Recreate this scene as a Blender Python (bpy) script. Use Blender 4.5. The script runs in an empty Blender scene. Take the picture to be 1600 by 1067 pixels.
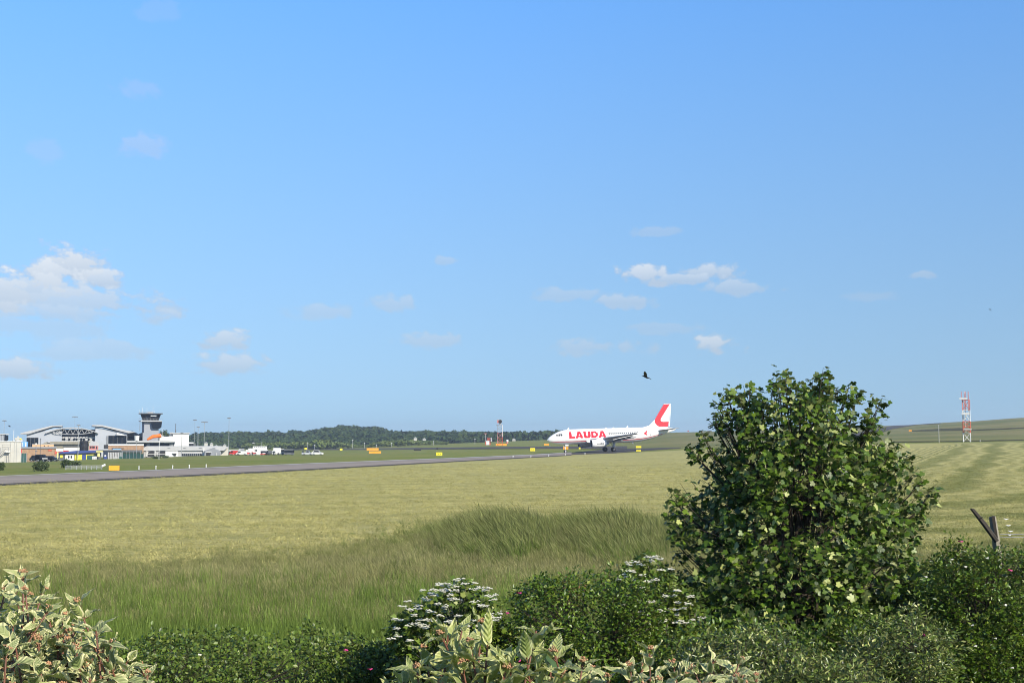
import bpy, math, random
import numpy as np
from mathutils import Vector, Matrix, Euler
rng = np.random.default_rng(7); random.seed(7)
R = math.radians
# ---------------------------------------------------------------- camera
F = 2000.0; HC = 3.5; HORIZ = 688.0
PITCH = math.atan((HORIZ-533.5)/F)
scn = bpy.context.scene; col = scn.collection
cd = bpy.data.cameras.new('camera'); cam = bpy.data.objects.new('camera', cd); col.objects.link(cam)
cam.location = (0, 0, HC); cam.rotation_euler = (R(90)+PITCH, 0, 0)
cd.sensor_width = 36; cd.lens = 36*F/1600; cd.clip_start = 0.1; cd.clip_end = 20000
scn.camera = cam
def P(x, y, d):
    a = (x-800)/F; b = (533.5-y)/F; sp, cp = math.sin(PITCH), math.cos(PITCH)
    q = d/(cp-b*sp)
    return Vector((a*q, d, HC+(sp+b*cp)*q))
def pix(X, Y, Z):
    sp, cp = math.sin(PITCH), math.cos(PITCH)
    Z = Z-HC; f = Y*cp+Z*sp; u = -Y*sp+Z*cp
    return 800+F*X/f, 533.5-F*u/f
scn.cycles.filter_width = 1.0
# ---------------------------------------------------------------- sun, sky, exposure
SUN_AZ, SUN_EL = R(139), R(32)          # clockwise from +Y (view direction)
sdir = Vector((math.sin(SUN_AZ)*math.cos(SUN_EL), math.cos(SUN_AZ)*math.cos(SUN_EL), math.sin(SUN_EL)))
sl = bpy.data.lights.new('sun', 'SUN'); so = bpy.data.objects.new('sun', sl); col.objects.link(so)
sl.energy = 5.0; sl.angle = R(0.5); sl.color = (1.0, 0.92, 0.76)
so.rotation_euler = sdir.to_track_quat('Z', 'Y').to_euler(); so.location = (0, 0, 60)
scn.view_settings.view_transform = 'Standard'; scn.view_settings.look = 'None'
scn.view_settings.gamma = 1; scn.view_settings.exposure = 0.55
w = bpy.data.worlds.new('World'); scn.world = w; w.use_nodes = True
nt = w.node_tree; N = nt.nodes; Lk = nt.links; N.clear()
def wn(t, **k):
    n = N.new(t)
    for a, b in k.items(): setattr(n, a, b)
    return n
def wm(op, a, b=None, c=None, clamp=False):
    n = wn('ShaderNodeMath', operation=op, use_clamp=clamp)
    for i, v in enumerate((a, b, c)):
        if v is None: continue
        if isinstance(v, (int, float)): n.inputs[i].default_value = v
        else: Lk.new(v, n.inputs[i])
    return n.outputs[0]
sky = wn('ShaderNodeTexSky', sky_type='NISHITA', sun_disc=False)
sky.sun_elevation = SUN_EL; sky.sun_rotation = SUN_AZ; sky.altitude = 200
sky.air_density = 1.0; sky.dust_density = 0.3; sky.ozone_density = 3.0
SKYTINT = (1.19, 1.14, 0.98); SKYTINT_UP = (.63, 1.02, 1.40)
tc = wn('ShaderNodeTexCoord'); sp_ = wn('ShaderNodeSeparateXYZ'); Lk.new(tc.outputs['Generated'], sp_.inputs[0])
cz = wn('ShaderNodeCombineXYZ'); Lk.new(sp_.outputs[0], cz.inputs[0]); Lk.new(sp_.outputs[1], cz.inputs[1])
Lk.new(wm('ADD', wm('MULTIPLY', sp_.outputs[2], 0.22), 0.18), cz.inputs[2])
vn = wn('ShaderNodeVectorMath', operation='NORMALIZE'); Lk.new(cz.outputs[0], vn.inputs[0]); Lk.new(vn.outputs[0], sky.inputs[0])
az = wm('ARCTAN2', sp_.outputs[0], sp_.outputs[1]); el = wm('ARCSINE', sp_.outputs[2])
u = wm('MULTIPLY', az, F); v = wm('MULTIPLY', el, F)            # direction, 1/2000 rad units
cb = wn('ShaderNodeCombineXYZ'); Lk.new(wm('MULTIPLY', u, 0.01), cb.inputs[0]); Lk.new(wm('MULTIPLY', v, 0.0145), cb.inputs[1])
nz = wn('ShaderNodeTexNoise'); nz.inputs['Scale'].default_value = 1.6; nz.inputs['Detail'].default_value = 7; nz.inputs['Roughness'].default_value = 0.58
Lk.new(cb.outputs[0], nz.inputs['Vector'])
nz2 = wn('ShaderNodeTexNoise'); nz2.inputs['Scale'].default_value = 6.5; nz2.inputs['Detail'].default_value = 6; Lk.new(cb.outputs[0], nz2.inputs['Vector'])
nzc = wm('ADD', wm('SUBTRACT', nz.outputs[0], 0.5), wm('MULTIPLY', wm('SUBTRACT', nz2.outputs[0], 0.5), 0.45))
CLOUDS = [(110,428,50,30,1),(66,446,48,30,1),(158,448,34,18,.9),(10,470,48,30,.95),(100,482,130,26,.7),(55,466,90,30,.85),(90,500,120,16,.55),(40,583,62,18,.8),(345,535,42,17,.75),
 (357,571,58,18,.7),(170,553,75,14,.4),(100,560,65,15,.42),(500,490,52,12,.42),(615,476,38,14,.46),(665,532,48,12,.46),(1014,432,40,16,.85),(1060,437,60,8,.7),
 (1107,428,50,12,.75),(980,470,42,11,.55),(1165,452,48,10,.55),(885,462,55,10,.4),(1125,538,36,17,.85),(940,541,68,13,.45),(215,248,32,19,.62),
 (212,158,36,15,.42),(65,265,26,16,.36),(700,408,20,7,.4),(1025,364,36,7,.34),(232,40,40,16,.25),(1445,441,18,6,.42),(1040,515,60,9,.3),(30,520,110,20,.35),(160,500,30,9,.5),(1360,472,34,8,.25)]
acc = None; shd = None
for (cx, cy, rx, ry, s) in CLOUDS:
    s = s*1.05 if (s < .6 and cy > 300) else (s*.6 if cy < 300 else s)
    cu = F*math.atan((cx-800)/F); cv = F*(PITCH+math.atan((533.5-cy)/F))
    dx = wm('MULTIPLY', wm('SUBTRACT', u, cu), 1/rx); dy = wm('MULTIPLY', wm('SUBTRACT', v, cv), 1/ry)
    r2 = wm('SQRT', wm('ADD', wm('MULTIPLY', dx, dx), wm('MULTIPLY', dy, dy)))
    f = wm('SUBTRACT', 1.12, r2)
    f = wm('ADD', f, wm('MULTIPLY', nzc, 3.3))
    f = wm('MULTIPLY', wm('MULTIPLY', f, 2.0, clamp=True), s)
    acc = f if acc is None else wm('MAXIMUM', acc, f)
    sh = wm('MULTIPLY', f, wm('ADD', wm('MULTIPLY', dy, 0.45), 0.45, clamp=True))
    shd = sh if shd is None else wm('MAXIMUM', shd, sh)
front = wm('GREATER_THAN', sp_.outputs[1], 0.0)
acc = wm('MULTIPLY', acc, front)
tint = wn('ShaderNodeMix', data_type='RGBA', blend_type='MULTIPLY'); tint.inputs[0].default_value = 1
tz = wn('ShaderNodeMix', data_type='RGBA'); tzr = wn('ShaderNodeMapRange'); tzr.inputs[1].default_value = 0.0; tzr.inputs[2].default_value = .36
Lk.new(sp_.outputs[2], tzr.inputs[0]); Lk.new(tzr.outputs[0], tz.inputs[0])
tz.inputs[6].default_value = (*SKYTINT, 1); tz.inputs[7].default_value = (*SKYTINT_UP, 1)
zen = wn('ShaderNodeMix', data_type='RGBA'); zr = wn('ShaderNodeMapRange'); zr.inputs[1].default_value = .38; zr.inputs[2].default_value = .85
Lk.new(sp_.outputs[2], zr.inputs[0]); Lk.new(zr.outputs[0], zen.inputs[0]); Lk.new(tz.outputs[2], zen.inputs[6]); zen.inputs[7].default_value = (.45, .58, .80, 1)
Lk.new(sky.outputs[0], tint.inputs[6]); Lk.new(zen.outputs[2], tint.inputs[7])
cc = wn('ShaderNodeMix', data_type='RGBA'); Lk.new(wm('MULTIPLY', wm('SUBTRACT', shd, .15), 1.5, clamp=True), cc.inputs[0])
cc.inputs[6].default_value = (3.9, 4.5, 5.3, 1); cc.inputs[7].default_value = (6.2, 6.4, 6.6, 1)
mx = wn('ShaderNodeMix', data_type='RGBA'); Lk.new(wm('MULTIPLY', acc, 0.85), mx.inputs[0])
Lk.new(tint.outputs[2], mx.inputs[6]); Lk.new(cc.outputs[2], mx.inputs[7])
bg = wn('ShaderNodeBackground'); bg.inputs[1].default_value = 0.095; Lk.new(mx.outputs[2], bg.inputs[0])
wo = wn('ShaderNodeOutputWorld'); Lk.new(bg.outputs[0], wo.inputs[0])

# ---------------------------------------------------------------- materials
def M_(name, color, rough=0.6, var=0.12, scale=1.5, metal=0.0, spec=0.4, bump=0.0, color2=None):
    m = bpy.data.materials.new(name); m.use_nodes = True
    t = m.node_tree; b = t.nodes['Principled BSDF']
    b.inputs['Roughness'].default_value = rough; b.inputs['Metallic'].default_value = metal
    b.inputs['Specular IOR Level'].default_value = spec
    tcn = t.nodes.new('ShaderNodeTexCoord'); nn = t.nodes.new('ShaderNodeTexNoise')
    nn.inputs['Scale'].default_value = scale; nn.inputs['Detail'].default_value = 5
    t.links.new(tcn.outputs['Object'], nn.inputs['Vector'])
    mr = t.nodes.new('ShaderNodeMapRange'); mr.inputs[1].default_value = .3; mr.inputs[2].default_value = .7
    t.links.new(nn.outputs[0], mr.inputs[0])
    mixn = t.nodes.new('ShaderNodeMix'); mixn.data_type = 'RGBA'
    c2 = color2 or tuple(c*(1-var*2) for c in color)
    mixn.inputs[6].default_value = (*c2, 1); mixn.inputs[7].default_value = (*color, 1)
    t.links.new(mr.outputs[0], mixn.inputs[0]); t.links.new(mixn.outputs[2], b.inputs['Base Color'])
    if bump:
        bn = t.nodes.new('ShaderNodeBump'); bn.inputs['Strength'].default_value = bump
        t.links.new(nn.outputs[0], bn.inputs['Height']); t.links.new(bn.outputs[0], b.inputs['Normal'])
    return m
M = {}
M['white'] = M_('white paint', (.64,.64,.63), .45, .05)
M['cream'] = M_('cream cladding', (.47,.455,.41), .6, .07, .4)
M['offwhite'] = M_('pale grey paint', (.40,.40,.405), .5, .06, .5)
M['towergrey'] = M_('tower cladding', (.29,.30,.33), .5, .05, .3)
M['darkgrass'] = M_('dark olive ground strip', (.075,.072,.035), .95, .15, .1, spec=.05)
M['grey'] = M_('grey cladding', (.36,.38,.42), .5, .05, .3)
M['midgrey'] = M_('mid grey roof sheet', (.22,.23,.25), .5, .08, .3)
M['darkgrey'] = M_('dark grey metal', (.10,.105,.115), .5, .1)
M['black'] = M_('black rubber', (.018,.018,.02), .6, .1)
M['glass'] = M_('dark glass', (.010,.014,.021), .28, .15, .3, spec=.10)
M['navy'] = M_('navy finish', (.022,.032,.06), .35, .1)
M['brick'] = M_('orange brick', (.36,.235,.14), .8, .12, 1.2, color2=(.25,.15,.09))
M['peach'] = M_('peach render', (.62,.40,.22), .7, .06)
M['ochre'] = M_('dull flat roof felt', (.25,.23,.18), .8, .1)
M['blue'] = M_('blue roof paint', (.035,.06,.22), .4, .08)
M['yellow'] = M_('yellow paint', (.70,.62,.05), .5, .06)
M['paleyellow'] = M_('pale yellow paint', (.72,.66,.25), .5, .06)
M['signyellow'] = M_('sign yellow', (.80,.66,.03), .5, .04)
M['orange'] = M_('marker orange', (.85,.34,.02), .5, .06)
M['windsock'] = M_('windsock orange cloth', (.85,.16,.02), .7, .08)
M['red'] = M_('vehicle red', (.50,.035,.03), .4, .08)
M['mastred'] = M_('mast red paint', (.55,.10,.05), .5, .1)
M['mastpink'] = M_('weathered mast red', (.56,.20,.18), .5, .1)
M['jetwhite'] = M_('aircraft white paint', (.74,.74,.735), .45, .02, .5, spec=.25)
M['pane'] = M_('cabin window', (.03,.035,.045), .9, .05, spec=.05)
M['jetgrey'] = M_('aircraft grey paint', (.33,.34,.36), .35, .05)
M['jetred'] = M_('aircraft red paint', (.62,.03,.05), .8, .04, spec=.05)
M['jettail'] = M_('aircraft tail red', (.68,.05,.065), .8, .03, spec=.05)
M['metal'] = M_('galvanised steel', (.36,.37,.38), .45, .1, 2, metal=.3)
M['green'] = M_('dark green mesh panel', (.015,.075,.065), .6, .1)
M['carblack'] = M_('dark car paint', (.015,.018,.025), .25, .1)
M['silver'] = M_('silver car paint', (.45,.47,.50), .3, .05)
M['blueplastic'] = M_('pale blue plastic', (.16,.36,.66), .5, .08)
M['wood'] = M_('weathered wood', (.30,.27,.21), .85, .2, 14, bump=.6)
M['darkwood'] = M_('dark split wood', (.055,.045,.035), .9, .2, 14, bump=.6)
M['bark'] = M_('young bark', (.055,.042,.03), .85, .2, 20, bump=.4)
M['redstem'] = M_('red dogwood stem', (.16,.065,.035), .5, .15, 20)
M['tarmac'] = M_('worn tarmac', (.28,.24,.205), .95, .1, .15, spec=.05, color2=(.225,.195,.17))
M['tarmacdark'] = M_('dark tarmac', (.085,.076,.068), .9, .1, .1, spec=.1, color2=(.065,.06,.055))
M['concrete'] = M_('pale concrete', (.36,.34,.32), .85, .08, .1)
M['bird'] = M_('crow feathers', (.012,.013,.017), .5, .2, 20)
M['rosepink'] = M_('pink rose petal', (.50,.05,.18), .6, .1, 40)
M['petal'] = M_('white petal', (.60,.585,.48), .7, .04, 60)
M['bud'] = M_('brown flower bud', (.42,.20,.11), .8, .2, 90, color2=(.30,.20,.10))

def leafmat(name, top, under, rough=.45, trans=.25, edge=None, spec=.5, lo=.45):
    m = bpy.data.materials.new(name); m.use_nodes = True; t = m.node_tree; n = t.nodes; l = t.links
    b = n['Principled BSDF']; out = n['Material Output']
    b.inputs['Roughness'].default_value = rough; b.inputs['Specular IOR Level'].default_value = spec
    at = n.new('ShaderNodeAttribute'); at.attribute_name = 'var'
    hs = n.new('ShaderNodeHueSaturation')
    g = n.new('ShaderNodeNewGeometry')
    mi = n.new('ShaderNodeMix'); mi.data_type = 'RGBA'
    mi.inputs[6].default_value = (*top, 1); mi.inputs[7].default_value = (*under, 1)
    l.new(g.outputs['Backfacing'], mi.inputs[0]); src = mi.outputs[2]
    if edge:
        ae = n.new('ShaderNodeAttribute'); ae.attribute_name = 'edge'
        no = n.new('ShaderNodeTexNoise'); no.inputs['Scale'].default_value = 55; no.inputs['Detail'].default_value = 3
        tcx = n.new('ShaderNodeTexCoord'); l.new(tcx.outputs['Object'], no.inputs['Vector'])
        ad = n.new('ShaderNodeMath'); ad.operation = 'MULTIPLY_ADD'; ad.inputs[1].default_value = .9
        l.new(no.outputs[0], ad.inputs[0]); l.new(ae.outputs['Fac'], ad.inputs[2])
        m2 = n.new('ShaderNodeMapRange'); m2.inputs[1].default_value = 1.06; m2.inputs[2].default_value = 1.2
        l.new(ad.outputs[0], m2.inputs[0])
        me = n.new('ShaderNodeMix'); me.data_type = 'RGBA'; l.new(m2.outputs[0], me.inputs[0])
        l.new(src, me.inputs[6]); me.inputs[7].default_value = (*edge, 1); src = me.outputs[2]
    if edge:
        av = n.new('ShaderNodeAttribute'); av.attribute_name = 'vein'
        sn = n.new('ShaderNodeMath'); sn.operation = 'SINE'; mu = n.new('ShaderNodeMath'); mu.operation = 'MULTIPLY'; mu.inputs[1].default_value = 42
        l.new(av.outputs['Fac'], mu.inputs[0]); l.new(mu.outputs[0], sn.inputs[0])
        vr = n.new('ShaderNodeMapRange'); vr.inputs[1].default_value = .55; vr.inputs[2].default_value = 1.0; vr.inputs[4].default_value = .16; l.new(sn.outputs[0], vr.inputs[0])
        mvv = n.new('ShaderNodeMix'); mvv.data_type = 'RGBA'; l.new(vr.outputs[0], mvv.inputs[0]); l.new(src, mvv.inputs[6]); mvv.inputs[7].default_value = (top[0]*.45, top[1]*.5, top[2]*.4, 1)
        n3 = n.new('ShaderNodeTexNoise'); n3.inputs['Scale'].default_value = 28; n3.inputs['Detail'].default_value = 4; l.new(tcx.outputs['Object'], n3.inputs['Vector'])
        r3 = n.new('ShaderNodeMapRange'); r3.inputs[1].default_value = .55; r3.inputs[2].default_value = .75; r3.inputs[4].default_value = .28; l.new(n3.outputs[0], r3.inputs[0])
        m3 = n.new('ShaderNodeMix'); m3.data_type = 'RGBA'; l.new(r3.outputs[0], m3.inputs[0]); l.new(mvv.outputs[2], m3.inputs[6]); m3.inputs[7].default_value = (top[0]*.55, top[1]*.6, top[2]*.35, 1); src = m3.outputs[2]
        bu = n.new('ShaderNodeBump'); bu.inputs['Strength'].default_value = .5; bu.inputs['Distance'].default_value = .002; l.new(sn.outputs[0], bu.inputs['Height']); l.new(bu.outputs[0], b.inputs['Normal'])
    l.new(src, hs.inputs['Color'])
    mv = n.new('ShaderNodeMapRange'); mv.inputs[3].default_value = lo; mv.inputs[4].default_value = 2.0-lo
    l.new(at.outputs['Fac'], mv.inputs[0]); l.new(mv.outputs[0], hs.inputs['Value'])
    mh = n.new('ShaderNodeMapRange'); mh.inputs[3].default_value = .515; mh.inputs[4].default_value = .485
    l.new(at.outputs['Fac'], mh.inputs[0]); l.new(mh.outputs[0], hs.inputs['Hue'])
    l.new(hs.outputs[0], b.inputs['Base Color'])
    tr = n.new('ShaderNodeBsdfTranslucent'); l.new(hs.outputs[0], tr.inputs[0])
    ms = n.new('ShaderNodeMixShader'); ms.inputs[0].default_value = trans
    l.new(b.outputs[0], ms.inputs[1]); l.new(tr.outputs[0], ms.inputs[2]); l.new(ms.outputs[0], out.inputs[0])
    return m
M['sycamore'] = leafmat('sycamore leaf', (.056,.104,.009), (.23,.265,.085), .42, .18, lo=.3, spec=.35)
M['rose'] = leafmat('wild rose leaf', (.066,.125,.009), (.14,.19,.03), .4, .25)
M['bramble'] = leafmat('bramble leaf', (.082,.135,.014), (.14,.18,.04), .45, .25)
M['guelder'] = leafmat('guelder rose leaf', (.085,.140,.014), (.15,.19,.04), .5, .25)
M['privet'] = leafmat('pale narrow leaf', (.085,.125,.02), (.26,.28,.10), .34, .15, lo=.25)
M['dogwood'] = leafmat('variegated dogwood leaf', (.28,.34,.11), (.36,.40,.17), .55, .34, edge=(.68,.65,.34), lo=.75)
M['dogwood2'] = leafmat('large dogwood leaf', (.31,.36,.095), (.38,.42,.14), .55, .36, edge=(.54,.55,.25), lo=.75)
M['greenleaf'] = leafmat('plain green dogwood leaf', (.06,.15,.02), (.14,.22,.06), .4, .3)
M['deadleaf'] = leafmat('dead russet leaf', (.16,.05,.03), (.2,.08,.05), .7, .1)
M['shrubfar'] = leafmat('far shrub leaf', (.045,.075,.02), (.08,.11,.04), .6, .1)

# ---------------------------------------------------------------- object helpers
def tag(o, label=None, cat=None, group=None, kind=None):
    if label: o['label'] = label
    if cat: o['category'] = cat
    if group: o['group'] = group
    if kind: o['kind'] = kind
    return o
def empty(name, loc, label, cat, group=None, rz=0):
    o = bpy.data.objects.new(name, None); o.empty_display_size = .2
    col.objects.link(o); o.location = loc; o.rotation_euler = (0, 0, rz)
    return tag(o, label, cat, group)
class MB:
    def __init__(s): s.v = []; s.f = []
    def add(s, vs, fs):
        n = len(s.v); s.v += [tuple(p) for p in vs]; s.f += [tuple(i+n for i in f) for f in fs]; return s
    def box(s, x0, x1, y0, y1, z0, z1):
        vs = [(x, y, z) for z in (z0, z1) for y in (y0, y1) for x in (x0, x1)]
        return s.add(vs, [(0,2,3,1),(4,5,7,6),(0,1,5,4),(2,6,7,3),(0,4,6,2),(1,3,7,5)])
    def prism(s, poly, y0, y1):              # poly in (x,z), extruded along y
        n = len(poly); a = sum(poly[i][0]*poly[(i+1) % n][1]-poly[(i+1) % n][0]*poly[i][1] for i in range(n))
        if a < 0: poly = poly[::-1]
        vs = [(p[0], y0, p[1]) for p in poly]+[(p[0], y1, p[1]) for p in poly]
        fs = [tuple(range(n)), tuple(range(2*n-1, n-1, -1))]+[(i, i+n, (i+1) % n+n, (i+1) % n) for i in range(n)]
        return s.add(vs, fs)
    def tube(s, pts, rads, n=8, cap=True):
        pts = [Vector(p) for p in pts]
        if not hasattr(rads, '__len__'): rads = [rads]*len(pts)
        vs = []; fs = []; up = None
        for i, p in enumerate(pts):
            t = (pts[min(i+1, len(pts)-1)]-pts[max(i-1, 0)]).normalized()
            if up is None: up = Vector((0, 0, 1)) if abs(t.z) < .9 else Vector((1, 0, 0))
            a = t.cross(up).normalized(); b = a.cross(t).normalized(); up = b
            for k in range(n):
                an = 2*math.pi*k/n; vs.append(p+a*math.cos(an)*rads[i]+b*math.sin(an)*rads[i])
        for i in range(len(pts)-1):
            for k in range(n):
                fs.append((i*n+k, i*n+(k+1) % n, (i+1)*n+(k+1) % n, (i+1)*n+k))
        if cap: fs += [tuple(range(n-1, -1, -1)), tuple((len(pts)-1)*n+k for k in range(n))]
        return s.add(vs, fs)
    def bar(s, a, b, r): return s.tube([a, b], r, 4)
    def cyl(s, c, r, z0, z1, n=16, r2=None):
        return s.tube([(c[0], c[1], z0), (c[0], c[1], z1)], [r, r if r2 is None else r2], n)
    def ball(s, c, r, n=8, sq=(1,1,1)):
        vs = [(c[0], c[1], c[2]-r*sq[2])]; m = n//2
        for i in range(1, m):
            ph = math.pi*i/m-math.pi/2
            for k in range(n):
                an = 2*math.pi*k/n
                vs.append((c[0]+r*sq[0]*math.cos(ph)*math.cos(an), c[1]+r*sq[1]*math.cos(ph)*math.sin(an), c[2]+r*sq[2]*math.sin(ph)))
        vs.append((c[0], c[1], c[2]+r*sq[2])); fs = []
        for k in range(n): fs.append((0, 1+(k+1) % n, 1+k))
        for i in range(m-2):
            for k in range(n):
                a = 1+i*n; fs.append((a+k, a+(k+1) % n, a+n+(k+1) % n, a+n+k))
        a = 1+(m-2)*n
        for k in range(n): fs.append((a+k, a+(k+1) % n, len(vs)-1))
        return s.add(vs, fs)
    def build(s, name, mat, parent=None, loc=None, smooth=False, label=None):
        me = bpy.data.meshes.new(name); me.from_pydata(s.v, [], s.f); me.materials.append(mat)
        if smooth: me.polygons.foreach_set('use_smooth', [True]*len(me.polygons))
        o = bpy.data.objects.new(name, me); col.objects.link(o)
        if parent: o.parent = parent
        if loc: o.location = loc
        if label: o['label'] = label
        me.update(); return o
def arrays_obj(name, V, Fc, mat, parent=None, attrs=None, smooth=False):
    me = bpy.data.meshes.new(name); k = Fc.shape[1]
    me.vertices.add(len(V)); me.vertices.foreach_set('co', V.astype(np.float32).ravel())
    me.loops.add(Fc.size); me.loops.foreach_set('vertex_index', Fc.astype(np.int32).ravel())
    me.polygons.add(len(Fc)); me.polygons.foreach_set('loop_start', np.arange(0, Fc.size, k, dtype=np.int32))
    me.polygons.foreach_set('loop_total', np.full(len(Fc), k, dtype=np.int32))
    if smooth: me.polygons.foreach_set('use_smooth', np.ones(len(Fc), dtype=bool))
    for an, av in (attrs or {}).items():
        a = me.attributes.new(an, 'FLOAT', 'POINT'); a.data.foreach_set('value', av.astype(np.float32))
    me.update(calc_edges=True); me.validate()
    me.materials.append(mat); o = bpy.data.objects.new(name, me); col.objects.link(o)
    if parent: o.parent = parent
    return o
class Thing:
    """a thing whose parts are measured in 1/2000 rad units at its depth, relative to its base"""
    def __init__(s, name, label, cat, x, y, d, group=None):
        s.x, s.y, s.d, s.k = x, y, d, d/F
        ph = math.atan((x-800)/F); s.kx = s.k*math.cos(ph)      # the thing's front faces the viewpoint
        s.o = empty(name, P(x, y, d), label, cat, group, -ph)
    def X(s, x): return (x-s.x)*s.kx
    def Z(s, y): return (s.y-y)*s.k
    def box(s, name, mat, x0, x1, y0, y1, n=0, f=1, parent=None, label=None, mb=None):
        b = mb or MB(); b.box(s.X(x0), s.X(x1), n, f, s.Z(y1), s.Z(y0))
        return b if mb else b.build(name, M[mat], parent or s.o, label=label)
    def boxes(s, name, mat, L, parent=None):
        b = MB()
        for q in L:
            b.box(s.X(q[0]), s.X(q[1]), q[4], q[5], s.Z(q[3]), s.Z(q[2]))
            if len(L) <= 12: r = b.build(name, M[mat], parent or s.o); b = MB()
        return r if len(L) <= 12 else b.build(name, M[mat], parent or s.o)
    def poly(s, name, mat, pts, n=0, f=1, parent=None):
        return MB().prism([(s.X(a), s.Z(b)) for a, b in pts], n, f).build(name, M[mat], parent or s.o)
    def pole(s, name, mat, x, y0, y1, r=.08, dep=0, parent=None, r2=None):
        b = MB(); b.tube([(s.X(x), dep, s.Z(y1)), (s.X(x), dep, s.Z(y0))], [r, r2 or r], 6)
        return b.build(name, M[mat], parent or s.o)

# ---------------------------------------------------------------- terrain
COLS = {
 0:[(100,757.5),(150,738),(200,731),(300,726.5),(400,724),(450,723),(600,715),(900,706),(1400,700),(3500,694)],
 200:[(100,758),(150,736),(200,727.5),(300,720),(400,717),(450,716),(600,709),(900,702),(1400,698),(3500,692)],
 350:[(100,758),(150,735),(200,724.5),(300,716),(400,712.8),(450,711.8),(600,706),(900,701),(1400,697),(3500,691)],
 500:[(100,758),(150,735),(200,723),(300,714),(400,711.8),(475,711),(600,705.5),(800,702.5),(1000,700.5),(1400,699),(3500,692)],
 700:[(100,758),(200,723),(300,712.5),(400,706.5),(500,703.5),(600,701),(800,695.5),(1000,692),(1400,691),(3500,689)],
 860:[(100,758),(200,723),(300,711.5),(351,708.6),(400,704.5),(500,700),(600,696),(800,689.5),(1000,686.5),(1400,686),(3500,687)],
 960:[(100,758),(200,723),(300,709.5),(351,706),(400,702.5),(500,696),(600,690),(800,683),(1000,679),(1400,677.5),(3500,682)],
 1060:[(100,758),(150,734),(200,721),(300,704.5),(351,701.5),(400,697.5),(500,690),(600,684),(800,677),(1000,675.2),(1400,676),(3500,682)],
 1230:[(100,757),(150,733),(200,717),(300,699),(400,691),(500,684),(600,678),(800,672),(1000,670.5),(1400,672),(3500,680)],
 1400:[(100,756),(150,731),(200,713),(300,694),(350,690),(400,686.5),(500,680),(600,674.5),(800,667),(1000,664.5),(1400,667),(3500,680)],
 1500:[(100,756),(150,730),(200,711),(300,692.5),(340,690.5),(400,684),(500,675),(600,668),(800,661),(1000,658.5),(1400,661),(3500,678)],
 1600:[(100,756),(150,729),(200,709),(300,690.5),(340,688.5),(400,681),(500,670),(600,662),(800,654.5),(1000,652),(1400,655),(3500,675)]}
NEAR = [(0.0,1.9),(3,1.8),(6,1.2),(10,.4),(15,.1),(20,0),(60,0)]
LD = np.linspace(math.log(1), math.log(3500), 400); cxs = np.array(sorted(COLS))
tab = []
for cx in cxs:
    ds = [n[0] for n in NEAR[1:]]; zs = [n[1] for n in NEAR[1:]]
    for d, y in COLS[cx]: ds.append(d); zs.append(P(cx, y, d).z)
    z = np.interp(np.exp(LD), ds, zs)
    kk = np.exp(-np.linspace(-2, 2, 13)**2); kk /= kk.sum()
    zp = np.pad(z, 6, mode='edge'); tab.append(np.convolve(zp, kk, 'valid'))
tab = np.array(tab)
def ground(X, Y):
    X = np.atleast_1d(np.asarray(X, float)); Y = np.atleast_1d(np.asarray(Y, float))
    r = np.hypot(X, Y); an = np.clip(np.arctan2(X, Y), -R(28), R(28))
    px = 800+F*np.tan(an)*.997; d = np.maximum(np.where(np.abs(np.arctan2(X, Y)) < R(60), r*np.cos(an), r), 1.001)
    fi = np.interp(np.clip(px, 0, 1600), cxs, np.arange(len(cxs)))
    i0 = np.clip(fi.astype(int), 0, len(cxs)-2); t = fi-i0; t = t*t*(3-2*t)*.5+t*.5
    li = np.interp(np.log(d), LD, np.arange(400)); j0 = np.clip(li.astype(int), 0, 398); s = li-j0
    g = lambda i: tab[i, j0]*(1-s)+tab[i, j0+1]*s
    return g(i0)*(1-t)+g(i0+1)*t
def gz(X, Y): return float(ground(X, Y)[0])
def hit(x, y, dmin=14, dmax=1500):
    """the ground point seen at direction (x, y)"""
    ds = np.exp(np.linspace(math.log(dmin), math.log(dmax), 900))
    pts = [P(x, y, float(d)) for d in ds]
    diff = np.array([p.z for p in pts])-ground([p.x for p in pts], [p.y for p in pts])
    i = np.argmax(diff < 0)
    if diff[i] >= 0: i = len(ds)-1
    p = pts[i]; return Vector((p.x, p.y, gz(p.x, p.y)))
# ground sheet: polar grid, fine in front
azs = np.concatenate([np.radians(np.arange(-180, -30, 6.)), np.radians(np.arange(-30, 30, .2)), np.radians(np.arange(30, 180.01, 6.))])
rs = np.concatenate([[0.05], np.exp(np.linspace(math.log(1.5), math.log(3400), 330))])
AA, RR = np.meshgrid(azs, rs); GX = RR*np.sin(AA); GY = RR*np.cos(AA)
GZ = ground(GX.ravel(), GY.ravel()).reshape(GX.shape); GZ[0, :] = 1.9
V = np.stack([GX, GY, GZ], -1).reshape(-1, 3); nr, na = GX.shape
ii = np.arange(nr*na).reshape(nr, na)
Fq = np.stack([ii[:-1, :-1], ii[:-1, 1:], ii[1:, 1:], ii[1:, :-1]], -1).reshape(-1, 4)
def mown_top(px): return np.interp(px, [-400,0,240,420,700,860,893,960,1010,1070,1230,1400,1600,2000], [776,756.5,745,736,721,712.3,710.3,708.3,706,702.8,698,693.5,690,684])
def rough_bot(px): # ground row where the mown field ends and the tall grass starts
    return 4*np.sin(px*.031)+3*np.sin(px*.083+1)-4+np.interp(px, [-300,0,200,400,600,660,720,800,1000,1060,1200,1400,1500,1600,1900], [918,893,886,876,854,836,824,818,822,850,872,872,862,855,850])
with np.errstate(all='ignore'):
    px_, py_ = pix(V[:,0], np.maximum(V[:,1], .5), V[:,2])
fr = V[:,1] > 5
mown = np.where(fr, np.clip((py_-mown_top(px_))/.5+.5, 0, 1)*np.clip((rough_bot(px_)-py_)/10+.5, 0, 1), 0)
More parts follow.
